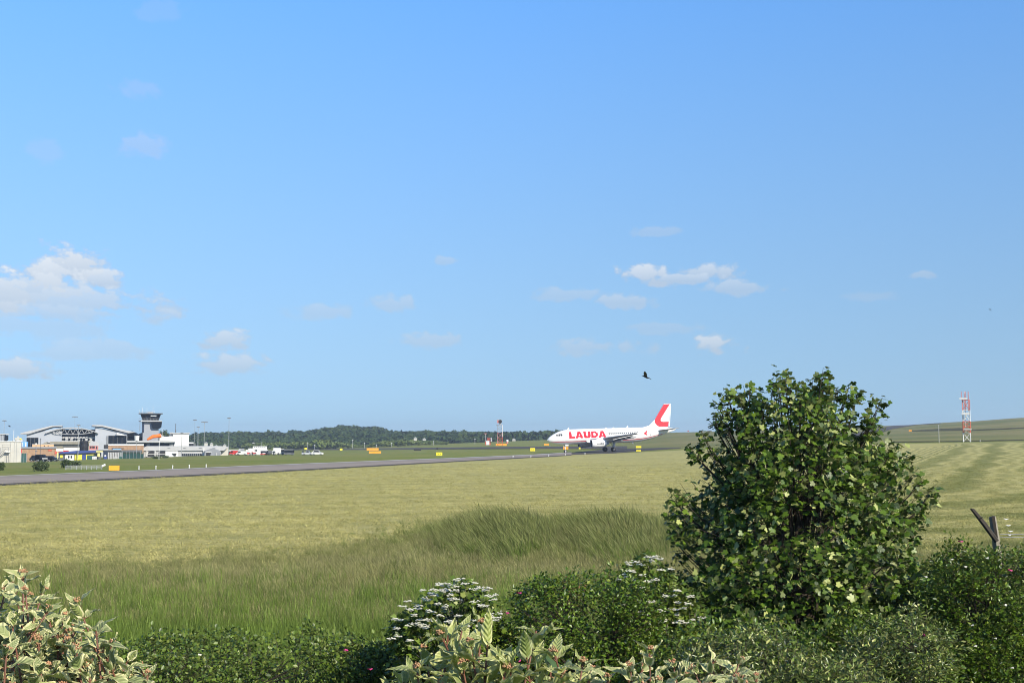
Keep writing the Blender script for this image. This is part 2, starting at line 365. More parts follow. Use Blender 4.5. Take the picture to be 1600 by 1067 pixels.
tall = np.where(fr, np.clip((py_-rough_bot(px_))/10+.5, 0, 1), 1)
hillz = np.clip((V[:,1]-330)/60, 0, 1)*np.clip((px_-900)/150, 0, 1)*fr
def ground_mat(nm='grassland', stub=False):
    m = bpy.data.materials.new(nm); m.use_nodes = True; t = m.node_tree; n = t.nodes; l = t.links
    b = n['Principled BSDF']; b.inputs['Roughness'].default_value = .95; b.inputs['Specular IOR Level'].default_value = .1
    g = n.new('ShaderNodeNewGeometry')
    def noise(sc, det=5, rough=.6, vec=None):
        q = n.new('ShaderNodeTexNoise'); q.inputs['Scale'].default_value = sc; q.inputs['Detail'].default_value = det; q.inputs['Roughness'].default_value = rough
        l.new(vec or g.outputs['Position'], q.inputs['Vector']); return q.outputs[0]
    def mth(op, a, bb=None, c=None, clamp=False):
        q = n.new('ShaderNodeMath'); q.operation = op; q.use_clamp = clamp
        for i, v_ in enumerate((a, bb, c)):
            if v_ is None: continue
            if isinstance(v_, (int, float)): q.inputs[i].default_value = v_
            else: l.new(v_, q.inputs[i])
        return q.outputs[0]
    def ramp(f, lo, hi):
        q = n.new('ShaderNodeMapRange'); q.inputs[1].default_value = lo; q.inputs[2].default_value = hi; l.new(f, q.inputs[0]); return q.outputs[0]
    def mix(f, a, bb):
        q = n.new('ShaderNodeMix'); q.data_type = 'RGBA'; l.new(f, q.inputs[0])
        for s_, v_ in ((6, a), (7, bb)):
            if isinstance(v_, tuple): q.inputs[s_].default_value = (*v_, 1)
            else: l.new(v_, q.inputs[s_])
        return q.outputs[2]
    def attr(nm):
        q = n.new('ShaderNodeAttribute'); q.attribute_name = nm; return q.outputs['Fac']
    # mowing rounds (shared with the stubble): straight swaths that turn round a point at the right
    sp = n.new('ShaderNodeSeparateXYZ'); l.new(g.outputs['Position'], sp.inputs[0])
    X_, Y_ = sp.outputs[0], sp.outputs[1]; w1_ = mth('MULTIPLY_ADD', noise(.035, 3), 14.0, -7.0); w2_ = mth('MULTIPLY', noise(.4, 4), 3.4)
    f1 = mth('ADD', mth('SUBTRACT', 305.0, Y_), mth('MULTIPLY', X_, .22)); f3 = mth('SUBTRACT', mth('SUBTRACT', Y_, mth('MULTIPLY', X_, .30)), 44.0)
    f2 = mth('MULTIPLY', mth('SUBTRACT', mth('MULTIPLY_ADD', Y_, .40, 14.0), X_), .93)
    f2 = mth('ADD', f2, mth('MULTIPLY', mth('MAXIMUM', mth('SUBTRACT', f2, 26.0), 0.0), 5.0))
    def smin(a_, b__, k_):
        q = n.new('ShaderNodeMath'); q.operation = 'SMOOTH_MIN'; l.new(a_, q.inputs[0]); l.new(b__, q.inputs[1]); q.inputs[2].default_value = k_; return q.outputs[0]
    rr = smin(smin(f1, f2, 40.0), f3, 30.0); rr = mth('ADD', mth('ADD', rr, mth('MULTIPLY', w1_, .62)), w2_)
    sw = mth('SINE', mth('MULTIPLY', rr, 2*math.pi/6.2)); swr = ramp(sw, -.3, 1.0)
    swb = ramp(mth('SINE', mth('MULTIPLY', rr, 2*math.pi/2.05)), -1., 1.)
    turn = ramp(mth('SUBTRACT', 60.0, f2), 0.0, 40.0)
    n1 = ramp(noise(1.3, 6, .75), .38, .62); n2 = ramp(noise(.12, 4), .35, .65); n3 = ramp(noise(7, 4, .7), .3, .7)
    hay = mix(n1, (.255,.245,.080), (.52,.455,.185))
    hay = mix(mth('MULTIPLY', n3, .5), hay, (.51,.455,.20))
    hay = mix(mth('MULTIPLY', n2, .45), hay, (.27,.26,.10))
    gap = mth('MULTIPLY', mth('MULTIPLY', swr, mth('MULTIPLY_ADD', n1, -.4, 1.0)), mth('MULTIPLY_ADD', turn, .62, .30))
    hay = mix(gap, hay, (.115,.135,.030))
    hay = mix(mth('MULTIPLY', swb, mth('MULTIPLY_ADD', turn, .4, .18)), hay, (.19,.195,.06))
    a1 = ramp(noise(.5, 6, .65), .3, .7); a2 = ramp(noise(.03, 5, .7), .4, .6)
    air = mix(a1, (.100,.140,.024), (.19,.215,.045)); air = mix(mth('MULTIPLY', a2, .6), air, (.235,.205,.075))
    hl = mix(ramp(noise(.012, 5), .42, .58), (.125,.140,.045), (.22,.195,.085)); hl = mix(mth('MULTIPLY', a1, .4), hl, (.12,.13,.04))
    rg = mix(n1, (.055,.075,.018), (.12,.13,.04))
    if stub:
        oi = n.new('ShaderNodeObjectInfo'); hs = n.new('ShaderNodeHueSaturation'); mv = n.new('ShaderNodeMapRange'); mv.inputs[3].default_value = .8; mv.inputs[4].default_value = 1.3
        l.new(oi.outputs['Random'], mv.inputs[0]); l.new(mv.outputs[0], hs.inputs['Value']); l.new(hay, hs.inputs['Color']); l.new(hs.outputs[0], b.inputs['Base Color'])
        tr = n.new('ShaderNodeBsdfTranslucent'); l.new(hs.outputs[0], tr.inputs[0]); ms = n.new('ShaderNodeMixShader'); ms.inputs[0].default_value = .25
        l.new(b.outputs[0], ms.inputs[1]); l.new(tr.outputs[0], ms.inputs[2]); l.new(ms.outputs[0], n['Material Output'].inputs[0]); return m
    c = mix(attr('mown'), air, hay); c = mix(attr('hill'), c, hl)
    mm = mth('MULTIPLY', attr('mown'), 1.0); c2 = mix(mm, c, hay); c2 = mix(attr('tall'), c2, rg)
    l.new(c2, b.inputs['Base Color'])
    hgt = mth('ADD', mth('MULTIPLY', noise(2.2, 6, .75), .35), mth('MULTIPLY', swr, -.16))
    bn = n.new('ShaderNodeBump'); bn.inputs['Strength'].default_value = .9; bn.inputs['Distance'].default_value = .55
    l.new(hgt, bn.inputs['Height']); l.new(bn.outputs[0], b.inputs['Normal'])
    return m
gm = ground_mat()
go = arrays_obj('ground', V, Fq, gm, attrs={'mown': mown, 'tall': tall, 'hill': hillz}, smooth=True)
tag(go, kind='structure')
# asphalt sheets and dark strips laid on the ground
def strip(name, far, near, mat, lift=.06, n=90):
    fx = [p[0] for p in far]; nx = [p[0] for p in near]; xs = np.linspace(max(fx[0], nx[0]), min(fx[-1], nx[-1]), n)
    rows = []; K = 7
    for x in xs:
        a = hit(x, float(np.interp(x, fx, [p[1] for p in far]))); b = hit(x, float(np.interp(x, nx, [p[1] for p in near])))
        for k in range(K):
            q = b.lerp(a, k/(K-1)); rows.append((q.x, q.y, gz(q.x, q.y)+lift))
    idx = np.arange(n*K).reshape(n, K)
    Fc = np.stack([idx[:-1, :-1], idx[1:, :-1], idx[1:, 1:], idx[:-1, 1:]], -1).reshape(-1, 4)
    return tag(arrays_obj(name, np.array(rows), Fc, M[mat], smooth=True), kind='structure')
RF = [(-380,760.5),(0,745.3),(240,736),(420,727.8),(700,717),(840,711),(893,707.6)]
RN = [(-380,776.5),(0,757),(240,745.4),(420,736.6),(700,721.3),(860,712.6),(893,710.6)]
strip('runway', RF, RN, 'tarmac', .06)
strip('runway_near_strip', [(x, y-.3) for x, y in RN], [(x, y+1.9-.9*(x > 600)) for x, y in RN], 'tarmacdark', .035)  # narrow dark strip following the runway's near edge
strip('runway_edge', [(x, y-.9) for x, y in RF], [(x, y+.15) for x, y in RF], 'concrete', .09)
strip('taxiway', [(893,707.6),(925,704),(950,701),(1010,700.3),(1064,699.2)], [(893,710.5),(925,709.3),(960,708.2),(1010,704.2),(1064,700.3)], 'tarmacdark', .05)
strip('far_taxiway', [(430,701.9),(600,700.4),(700,699.2),(860,697.8),(980,697.3)], [(430,703.3),(600,702.6),(700,701.9),(860,701.0),(980,701.8)], 'tarmacdark', .12)
strip('hill_road', [(1330,679),(1365,671),(1395,665.2),(1432,662.3),(1470,661)], [(1330,686),(1365,679),(1395,670.4),(1432,663.9),(1470,662)], 'tarmacdark', .15, 120)
strip('hill_track', [(1425,672.9),(1470,670.0),(1500,668.8),(1520,671.6),(1600,668.0)], [(1425,673.8),(1470,673.2),(1500,673.0),(1520,673.1),(1600,669.5)], 'darkgrass', .12, 120)
strip('field_dark_strip', [(1395,690.2),(1500,689),(1600,686.9),(1700,685)], [(1395,691.3),(1500,690.2),(1600,688.2),(1700,686.4)], 'darkgrass', .1)  # thin dark olive strip along the foot of the hill

# ---------------------------------------------------------------- scatter (templates and points live in one mesh)
def scatter(name, temps, pts, rot, scl, idx, mat, kind='stuff'):
    Vs = []; Fs = []; tid = []; tt = []; off = 0
    for i, (v_, f_, t_) in enumerate(temps):
        Vs.append(v_); Fs.append(f_+off); tid.append(np.full(len(v_), i)); tt.append(t_); off += len(v_)
    nT = off; n = len(pts); Vs.append(pts); Vall = np.concatenate(Vs); Fall = np.concatenate(Fs)
    o = arrays_obj(name, Vall, Fall, mat)
    me = o.data
    def at(nm, typ, arr, key='value'):
        a = me.attributes.new(nm, typ, 'POINT'); a.data.foreach_set(key, arr.ravel())
    z3 = np.zeros((nT, 3), np.float32)
    at('ispt', 'INT', np.concatenate([np.zeros(nT), np.ones(n)]).astype(np.int32))
    at('tid', 'INT', np.concatenate([np.concatenate(tid), idx]).astype(np.int32))
    at('t', 'FLOAT', np.concatenate([np.concatenate(tt), np.zeros(n)]).astype(np.float32))
    at('rot', 'FLOAT_VECTOR', np.concatenate([z3, rot]).astype(np.float32), 'vector')
    at('scl', 'FLOAT_VECTOR', np.concatenate([z3, scl]).astype(np.float32), 'vector')
    g = bpy.data.node_groups.new(name+'_scatter', 'GeometryNodeTree')
    g.interface.new_socket('Geometry', in_out='INPUT', socket_type='NodeSocketGeometry')
    g.interface.new_socket('Geometry', in_out='OUTPUT', socket_type='NodeSocketGeometry')
    n_ = g.nodes; l = g.links
    gi = n_.new('NodeGroupInput'); gout = n_.new('NodeGroupOutput')
    def na(nm, typ):
        q = n_.new('GeometryNodeInputNamedAttribute'); q.data_type = typ; q.inputs[0].default_value = nm; return q.outputs[0]
    sep = n_.new('GeometryNodeSeparateGeometry'); sep.domain = 'POINT'
    l.new(gi.outputs[0], sep.inputs[0]); l.new(na('ispt', 'INT'), sep.inputs[1])
    spl = n_.new('GeometryNodeSplitToInstances'); spl.domain = 'POINT'
    l.new(sep.outputs[1], spl.inputs[0])
    for s_ in spl.inputs:
        if s_.name == 'Group ID': l.new(na('tid', 'INT'), s_)
    iop = n_.new('GeometryNodeInstanceOnPoints')
    l.new(sep.outputs[0], iop.inputs['Points']); l.new(spl.outputs[0], iop.inputs['Instance'])
    iop.inputs['Pick Instance'].default_value = True; l.new(na('tid', 'INT'), iop.inputs['Instance Index'])
    e2r = n_.new('FunctionNodeEulerToRotation'); l.new(na('rot', 'FLOAT_VECTOR'), e2r.inputs[0]); l.new(e2r.outputs[0], iop.inputs['Rotation'])
    l.new(na('scl', 'FLOAT_VECTOR'), iop.inputs['Scale'])
    l.new(iop.outputs[0], gout.inputs[0])
    md = o.modifiers.new('scatter', 'NODES'); md.node_group = g
    return tag(o, kind=kind)

def blade_template(nb, h, w, spread, lean, head=.35, seed=0):
    r = np.random.default_rng(seed); V=[]; Fc=[]; T=[]
    for b in range(nb):
        x, y = r.normal(0, spread, 2); hh = h*r.uniform(.55, 1.1); an = r.uniform(0, math.tau)
        lx = lean[0]*r.uniform(.1, 1.7)+r.normal(0, .16); ly = lean[1]+r.normal(0, .13); ww = w*r.uniform(.6, 1.3)
        cx, cy = math.cos(an)*ww, math.sin(an)*ww; hd = r.random() < head
        prof = [(0, 1), (.4, .8), (.75, .45)] + ([(.84, 1.5), (1, .2)] if hd else [(.9, .3), (1, .05)])
        n0 = len(V)
        for (t, q) in prof:
            ox = x+lx*hh*t**1.8; oy = y+ly*hh*t**1.8; z = hh*t*(1-.12*t*abs(lx))
            V += [(ox-cx*q, oy-cy*q, z), (ox+cx*q, oy+cy*q, z)]; T += [t+(.25 if hd and t > .8 else 0)]*2
        for k in range(4): Fc.append((n0+2*k, n0+2*k+1, n0+2*k+3, n0+2*k+2))
    return np.array(V, float), np.array(Fc), np.array(T)
def grass_mat(name, bot, mid, tip, patch, psc=.25, mixp=.5):
    m = bpy.data.materials.new(name); m.use_nodes = True; t = m.node_tree; n = t.nodes; l = t.links
    b = n['Principled BSDF']; b.inputs['Roughness'].default_value = .6; b.inputs['Specular IOR Level'].default_value = .25
    a = n.new('ShaderNodeAttribute'); a.attribute_name = 't'; cr = n.new('ShaderNodeValToRGB')
    e = cr.color_ramp.elements; e[0].position = 0; e[0].color = (*bot, 1); e[1].position = 1.0; e[1].color = (*tip, 1)
    q = e.new(.55); q.color = (*mid, 1); l.new(a.outputs['Fac'], cr.inputs[0])
    g = n.new('ShaderNodeNewGeometry'); no = n.new('ShaderNodeTexNoise'); no.inputs['Scale'].default_value = psc; no.inputs['Detail'].default_value = 3
    l.new(g.outputs['Position'], no.inputs['Vector'])
    mr = n.new('ShaderNodeMapRange'); mr.inputs[1].default_value = .4; mr.inputs[2].default_value = .62; mr.inputs[4].default_value = mixp
    l.new(no.outputs[0], mr.inputs[0]); mi = n.new('ShaderNodeMix'); mi.data_type = 'RGBA'; l.new(mr.outputs[0], mi.inputs[0])
    l.new(cr.outputs[0], mi.inputs[6]); mi.inputs[7].default_value = (*patch, 1)
    oi = n.new('ShaderNodeObjectInfo'); hs = n.new('ShaderNodeHueSaturation'); mv = n.new('ShaderNodeMapRange')
    mv.inputs[3].default_value = .65; mv.inputs[4].default_value = 1.35; l.new(oi.outputs['Random'], mv.inputs[0]); l.new(mv.outputs[0], hs.inputs['Value'])
    l.new(mi.outputs[2], hs.inputs['Color']); l.new(hs.outputs[0], b.inputs['Base Color'])
    tr = n.new('ShaderNodeBsdfTranslucent'); l.new(hs.outputs[0], tr.inputs[0]); ms = n.new('ShaderNodeMixShader'); ms.inputs[0].default_value = .35
    l.new(b.outputs[0], ms.inputs[1]); l.new(tr.outputs[0], ms.inputs[2]); l.new(ms.outputs[0], n['Material Output'].inputs[0])
    return m
def grass_pts(n, dmin, dmax, xr, cond, power=1.0):
    d = dmin+(dmax-dmin)*rng.random(n)**power; x = rng.uniform(xr[0], xr[1], n)
    X = (x-800)/F*d; pts = np.stack([X, d, ground(X, d)], 1)
    px1, py1 = pix(pts[:,0], pts[:,1], pts[:,2]); k = cond(px1, py1, pts)
    return pts[k], px1[k], py1[k]
gt = grass_mat('tall meadow grass', (.055,.095,.013), (.145,.185,.034), (.30,.275,.12), (.21,.20,.07), .22, .5)
gl2 = grass_mat('green hedge-side grass', (.035,.075,.008), (.10,.170,.018), (.16,.225,.04), (.14,.18,.04), .3, .4)
gl = grass_mat('lush green grass', (.045,.085,.01), (.105,.165,.02), (.20,.205,.07), (.13,.165,.035), .3, .4)
gs = ground_mat('cut hay stubble', True)
# far, seeding band
T1 = [blade_template(46, .62, .0038, .15, (-.25, .05), .5, s) for s in range(6)]
pts, a_, b_ = grass_pts(38000, 23, 62, (-420, 2020), lambda x, y, p: (y > rough_bot(x)-6+rng.normal(0, 9, len(x))-26*(rng.random(len(x)) < .10)*(np.sin(p[:,0]*.9)*np.sin(p[:,1]*.6+p[:,0]*.3) > .2)) & (rng.random(len(x)) < np.clip(1.3-.01*p[:,1], .4, 1)), 1.25)
mound = np.exp(-((a_-790)/110)**2-((b_-840)/26)**2)+np.exp(-((a_-985)/95)**2-((b_-842)/28)**2)
sc = rng.uniform(.6, 1.05, len(pts))*(.72+.75*np.clip(mound, 0, 1.0)+.0*a_)
sc *= np.interp(b_-rough_bot(a_), [-30, -8, 10, 45], [.35, .35, .65, 1.0])
keepn = len(pts)
rot = np.stack([rng.normal(0, .06, keepn), rng.normal(0, .06, keepn)-.12*np.clip(mound, 0, 1), rng.normal(0, .5, keepn)], 1)
tag(scatter('tall_grass', T1, pts, rot, np.stack([sc*1.15, sc*1.15, sc], 1), rng.integers(0, 6, keepn), gt), 'tall brownish seeding grass between the mown field and the hedge', 'grass')
# greener grass close to the hedge
T2 = [blade_template(36, .64, .0042, .13, (.10, 0), .12, 20+s) for s in range(6)]
pts, a_, b_ = grass_pts(19000, 12.0, 31, (-420, 2020), lambda x, y, p: rng.random(len(x)) < np.interp(p[:,1], [12, 20, 30], [1, .9, .1]))
sc = rng.uniform(.65, 1.1, len(pts)); nn = len(pts)
tag(scatter('green_grass', T2, pts, np.stack([rng.normal(0, .08, nn), rng.normal(0, .08, nn), rng.uniform(0, 6.28, nn)], 1), np.stack([sc, sc, sc], 1), rng.integers(0, 6, nn), gl2), 'lush green upright grass along the back of the hedge', 'grass')
# the two green tussock mounds
T4 = [blade_template(40, .85, .0055, .17, (-.30, .05), .7, 40+s) for s in range(5)]
n_ = 3300; w1 = rng.random(n_) < .52
x = np.where(w1, rng.normal(805, 80, n_), rng.normal(965, 68, n_)); dd = np.where(w1, 44.5+rng.normal(0, 3.6, n_), 44+rng.normal(0, 3.6, n_))
X = (x-800)/F*dd; pts = np.stack([X, dd, ground(X, dd)], 1)
ex = np.where(w1, np.exp(-((x-790)/105)**2), np.exp(-((x-965)/100)**2)); sc = rng.uniform(.5, 1.12, n_)*(.45+.68*ex)*(1+.18*np.sin(X*2.3)*np.sin(dd*1.7+X))
tag(scatter('tussock_grass', T4, pts, np.stack([rng.normal(0, .06, n_), rng.normal(-.1, .08, n_), rng.normal(0, .35, n_)], 1), np.stack([sc]*3, 1), rng.integers(0, 5, n_), gl), 'long green windblown grass tussocks at the edge of the mown field', 'grass')
# cut stubble
T3 = [blade_template(26, .07, .009, .22, (-.9, .1), .0, 60+s) for s in range(5)]
pts, a_, b_ = grass_pts(78000, 30, 260, (-360, 1960), lambda x, y, p: (y < rough_bot(x)+40) & (y > mown_top(x)+2.6) & (rng.random(len(x)) < np.interp(p[:,1], [30, 90, 150, 260], [1, 1, .75, .12])), 1.6)
nn = len(pts); sc = rng.uniform(.5, 1.5, nn)*np.interp(pts[:,1], [36, 150, 260], [.9, 1.25, .8])
tag(scatter('hay_stubble', T3, pts, np.stack([rng.normal(0, .2, nn), rng.normal(0, .2, nn), rng.uniform(0, 6.28, nn)], 1), np.stack([sc, sc, sc*.9], 1), rng.integers(0, 5, nn), gs), 'short pale yellow cut hay covering the mown field', 'hay')
# airfield grass tufts between the runway and the buildings are part of the ground sheet

# ---------------------------------------------------------------- far wood on a low ridge
SKY = [(255,684),(300,684),(320,678.5),(345,680),(362,677.5),(380,678),(400,680),(420,678),(445,681),(460,675),(470,677),(482,679),(495,673.5),(505,673),(520,669.5),(535,667.3),(552,669.5),(575,670),(592,672),(602,676.5),(615,678.5),(640,678),(660,677),(700,677.5),(735,678.5),(765,679.5),(800,680),(815,679.5),(845,681),(870,678.5),(900,680)]
sx = [p[0] for p in SKY]; sy = [p[1] for p in SKY]
def ridge_top(x): return np.interp(x, sx, sy)
hx = np.linspace(120, 905, 120); hv = []
for x in hx:
    top = float(ridge_top(x))+9; 
    for d, f in ((880, -.3), (960, .0), (1050, .45), (1150, .8), (1250, 1.0), (1500, .9), (2200, -.2)):
        g0 = P(x, 0, d); zz = gz(g0.x, d); zt = P(x, top, 1250).z
        hv.append((P(x, 690, d).x, d, max(zz-2, zz-1+(zt-zz)*max(f, 0)) if f >= 0 else zz-2))
hi = np.arange(120*7).reshape(120, 7)
hf = np.stack([hi[:-1, :-1], hi[1:, :-1], hi[1:, 1:], hi[:-1, 1:]], -1).reshape(-1, 4)
tag(arrays_obj('hills', np.array(hv), hf, gm, attrs={'mown': np.zeros(840), 'tall': np.ones(840), 'hill': np.zeros(840)}, smooth=True), kind='structure')
def crown_template(seed):
    r = np.random.default_rng(seed); n = 130; V=[]; Fc=[]; T=[]
    lob = [(r.normal(0, .45, 3)*(1, 1, .6)+(0, 0, .1), r.uniform(.4, .62)) for _ in range(6)]
    for k in range(n):
        c, rad = lob[k % 6]; dr = r.normal(0, 1, 3); dr /= np.linalg.norm(dr); dr[2] = abs(dr[2])*.9+.0*dr[2] if r.random() < .8 else dr[2]
        p = c+dr*rad; nrm = dr+r.normal(0, .5, 3); nrm /= np.linalg.norm(nrm)
        a = np.cross(nrm, (0.1, .2, 1)); a /= np.linalg.norm(a); b = np.cross(nrm, a); s = r.uniform(.13, .26); n0 = len(V)
        for (q, w_) in ((-1, -.7), (.8, -1), (1, .7), (-.7, 1)): V.append(p+(a*q+b*w_)*s+nrm*r.normal(0, .03))
        Fc.append((n0, n0+1, n0+2, n0+3)); T += [r.random()]*4
    return np.array(V), np.array(Fc), np.array(T)
def far_leaf(name, a, b_):
    m = bpy.data.materials.new(name); m.use_nodes = True; t = m.node_tree; n = t.nodes; l = t.links; b = n['Principled BSDF']
    b.inputs['Roughness'].default_value = .8; b.inputs['Specular IOR Level'].default_value = .1
    oi = n.new('ShaderNodeObjectInfo'); mi = n.new('ShaderNodeMix'); mi.data_type = 'RGBA'
    l.new(oi.outputs['Random'], mi.inputs[0]); mi.inputs[6].default_value = (*a, 1); mi.inputs[7].default_value = (*b_, 1)
    l.new(mi.outputs[2], b.inputs['Base Color']); return m
CT = [crown_template(s) for s in range(7)]
n_ = 5200; x = rng.uniform(130, 905, n_); f = rng.random(n_); d = 960+f*300
base = np.array([gz(P(a, 690, b).x, b) for a, b in zip(x, d)]); pt = np.array([P(a, float(ridge_top(a))+rng.uniform(4, 8), 1250).z for a in x])
ff = np.interp(f*300+960, [960, 1050, 1150, 1250, 1260], [0, .45, .8, 1, 1])
zz = base+(pt-base)*ff+1.0; X = np.array([P(a, 690, b).x for a, b in zip(x, d)])
s_ = rng.uniform(3.4, 6.0, n_); pts = np.stack([X, d, zz-.5*s_+2.0], 1)
tag(scatter('far_wood', CT, pts, np.stack([np.zeros(n_), np.zeros(n_), rng.uniform(0, 6.28, n_)], 1), np.stack([s_*1.1, s_*1.1, s_*rng.uniform(.8, 1.15, n_)], 1), rng.integers(0, 7, n_), far_leaf('far tree foliage', (.024,.046,.015), (.046,.068,.022))), 'dark wooded ridge along the skyline behind the airfield', 'wood')
# lighter hedge of trees in front of the ridge
n_ = 420; x = rng.uniform(385, 700, n_); d = rng.uniform(830, 900, n_)
hh = np.interp(x, [385, 430, 470, 505, 545, 560, 600, 640, 700], [3.5, 4.5, 4.8, 6.0, 3.0, 1.5, 3.6, 3.8, 1.8])
X = (x-800)/F*d; s_ = rng.uniform(.6, 1.0, n_)*hh*.55; pts = np.stack([X, d, ground(X, d)+s_*.7+rng.uniform(0, .5, n_)*hh*.6], 1)
tag(scatter('tree_belt', CT, pts, np.stack([np.zeros(n_), np.zeros(n_), rng.uniform(0, 6.28, n_)], 1), np.stack([s_*1.2, s_*1.2, s_], 1), rng.integers(0, 7, n_), far_leaf('belt foliage', (.09,.125,.032), (.13,.16,.05))), 'lighter green belt of low trees at the foot of the dark wooded ridge', 'wood')
# ---------------------------------------------------------------- terminal and airport buildings
def on_ground(x, d): return pix((x-800)/F*d, d, gz((x-800)/F*d, d))[1]
t = Thing('terminal_building', 'grey terminal with two sloping roofs and an arched truss canopy between them', 'terminal', 128, 714, 500)
t.poly('wall', 'grey', [(42,714),(42,678),(96,668.3),(96,714)], 0, 30)
t.poly('wall', 'grey', [(148,714),(148,667.5),(198.5,676.5),(198.5,714)], 0, 30)
t.box('wall', 'offwhite', 80, 148, 682.5, 714, 2, 30)
t.box('recess_panel', 'navy', 80.5, 147.5, 671, 682.5, 4.3, 30)
t.poly('roof', 'offwhite', [(32.5,678.6),(33,676.8),(80,665.3),(96,664.8),(96,666.3),(81,667.3),(45,678.3)], -1.2, 32)
t.poly('roof', 'offwhite', [(142,665.6),(143,664.1),(158,664.1),(205,674),(212,675.4),(200,676.6),(160,667.0),(148,666)], -1.2, 32)
arc = [(x, 669-1+8.2*((x-112)/41)**2) for x in np.linspace(71, 153, 17)]
b = MB()
for (a0, a1) in zip(arc[:-1], arc[1:]): b.prism([(t.X(a0[0]), t.Z(a0[1]+1.3)), (t.X(a0[0]), t.Z(a0[1])), (t.X(a1[0]), t.Z(a1[1])), (t.X(a1[0]), t.Z(a1[1]+1.3))], -1.4, 14)
ar = b.build('arched_roof', M['offwhite'], t.o)
b = MB(); up = [(x, 669.8+8.2*((x-112)/41)**2) for x in np.linspace(82, 144, 15)]; lo = [(x, 679-3.2*((x-113)/31)**2) for x in np.linspace(82, 144, 15)]
for i in range(14):
    b.bar((t.X(lo[i][0]), -1, t.Z(lo[i][1])), (t.X(lo[i+1][0]), -1, t.Z(lo[i+1][1])), .13)
    p, q = (lo[i], up[i+1]) if i % 2 else (up[i], lo[i+1])
    b.bar((t.X(p[0]), -1, t.Z(p[1])), (t.X(q[0]), -1, t.Z(q[1])), .10)
b.build('truss', M['offwhite'], t.o)
for x in (96.2, 100, 107.5, 115, 119, 126.5, 130.5, 138, 145):
    MB().tube([(t.X(x), 1.8, t.Z(686.6)), (t.X(x), 2.1, t.Z(686.6))], .42, 12).build('round_window', M['glass'], t.o)
for (x0, x1, y0, y1, nv) in ((42.4,60,684,699,3),(169,197.5,680.7,694.5,4)):
    w_ = t.box('window_wall', 'glass', x0, x1, y0, y1, -.25, .1)
    b = MB()
    for i in range(nv+1):
        xx = x0+(x1-x0)*i/nv; b.box(t.X(xx)-.06, t.X(xx)+.06, -.33, -.26, t.Z(y1), t.Z(y0))
    for yy in (y0, y1): b.box(t.X(x0)-.06, t.X(x1)+.06, -.34, -.25, t.Z(yy)-.06, t.Z(yy)+.06)
    b.build('window_frame', M['darkgrey'], w_)
t.poly('canopy', 'white', [(181,679.6),(182,676),(193,678.7),(194,680.3)], -1.6, -.4)
t.boxes('cladding_strip', 'midgrey', [(82,84,683,699,1.7,1.95), (165.5,168,681,700,-.2,.05)])
t2 = Thing('terminal_extension', 'low grey terminal wing with curved roofs and a dark window band under the tower', 'terminal', 225, 714, 520)
t2.poly('roof', 'midgrey', [(196,677.5),(199,674.4),(206,673.6),(214,677.2),(216,679),(198,679.3)], -2, 12)
t2.poly('roof', 'midgrey', [(214,682),(216,678),(222,675.6),(236,675.2),(246,677.6),(252,682)], -1.5, 12)
t2.box('wall', 'grey', 197, 252, 679, 714, 0, 12)
t2.box('window_band', 'glass', 200.5, 209, 682, 686, -.2, .1); t2.box('window_band', 'glass', 216, 241, 684, 688.4, -.2, .1)
t3 = Thing('terminal_pier', 'pale curved-end departure pier with grey glazing in front of the tower', 'terminal', 240, 714, 490)
t3.poly('roof', 'offwhite', [(198,691),(199,688.6),(250,688.2),(270,689.2),(275,690),(272,690.8),(255,691.2)], -2, 9)
t3.box('wall', 'midgrey', 198, 256, 691, 714, 0, 8)
t3.poly('end_wall', 'offwhite', [(256,714),(256,691),(273,690.6),(271.5,700),(271,714)], -.3, 8)
t3.box('window_band', 'glass', 248.5, 264, 693, 698.8, -.5, -.35)
t3.boxes('window', 'glass', [(225,229,693.5,699,-.2,.1), (234,246,693.2,699,-.2,.1)])
t3.boxes('mullion', 'offwhite', [(266+1.7*i,266.7+1.7*i,691.2,699,-.45,-.3) for i in range(4)])
t3.boxes('panel', 'glass', [(264.8,265.8,691.5,699,-.4,-.3),(270.2,271.2,691.5,699,-.4,-.3)])
t4 = Thing('white_block', 'tall plain white block building right of the control tower', 'building', 280, 714, 515)
t4.box('wall', 'white', 270, 294.5, 678, 714, 0, 10)
t4.box('parapet', 'offwhite', 267, 296, 676.3, 678, -.3, 10.3)
t4.box('stair_wing', 'white', 250, 269.9, 681.5, 714, -.5, 8)
t4.box('stair_tower', 'offwhite', 265, 270, 675.6, 681.5, 1, 5)
t4.boxes('window', 'glass', [(256,263,680.6,681.6,-.7,2)])
t5 = Thing('far_office', 'small far office with dark windows beside the white block', 'building', 300, 712, 540)
t5.box('wall', 'darkgrey', 294, 305.5, 693, 712, 0, 6); t5.box('roof', 'white', 293.5, 302, 691, 693, -.3, 6)
for x in (296, 299, 302.5): t5.box('window', 'glass', x, x+1.8, 693.8, 697, -.15, .05)
t6 = Thing('long_shed', 'long low pale grey shed with a strip window and gabled grey porch', 'shed', 290, 713.2, 455)
t6.box('wall', 'offwhite', 224, 345, 703.6, 713.8, 0, 12)
t6.poly('roof', 'offwhite', [(222,704),(224,699.5),(229,697),(346,697),(357,698),(350,703.8)], -.6, 12.3)
t6.boxes('rooflight', 'midgrey', [(x,x+4,699.5,700.3,-.8,-.65) for x in (262,286,311,332)])
t6.box('wall', 'cream', 344.8, 357, 697.8, 712.8, 2, 12)
t6.box('window', 'glass', 283.5, 315, 708.6, 712, -.2, .1)
t6.boxes('mullion', 'offwhite', [(286+3.2*i,286.5+3.2*i,708.6,712,-.26,-.2) for i in range(9)])
t6.boxes('post', 'white', [(317.5,319,700,713.5,-.7,-.2)])
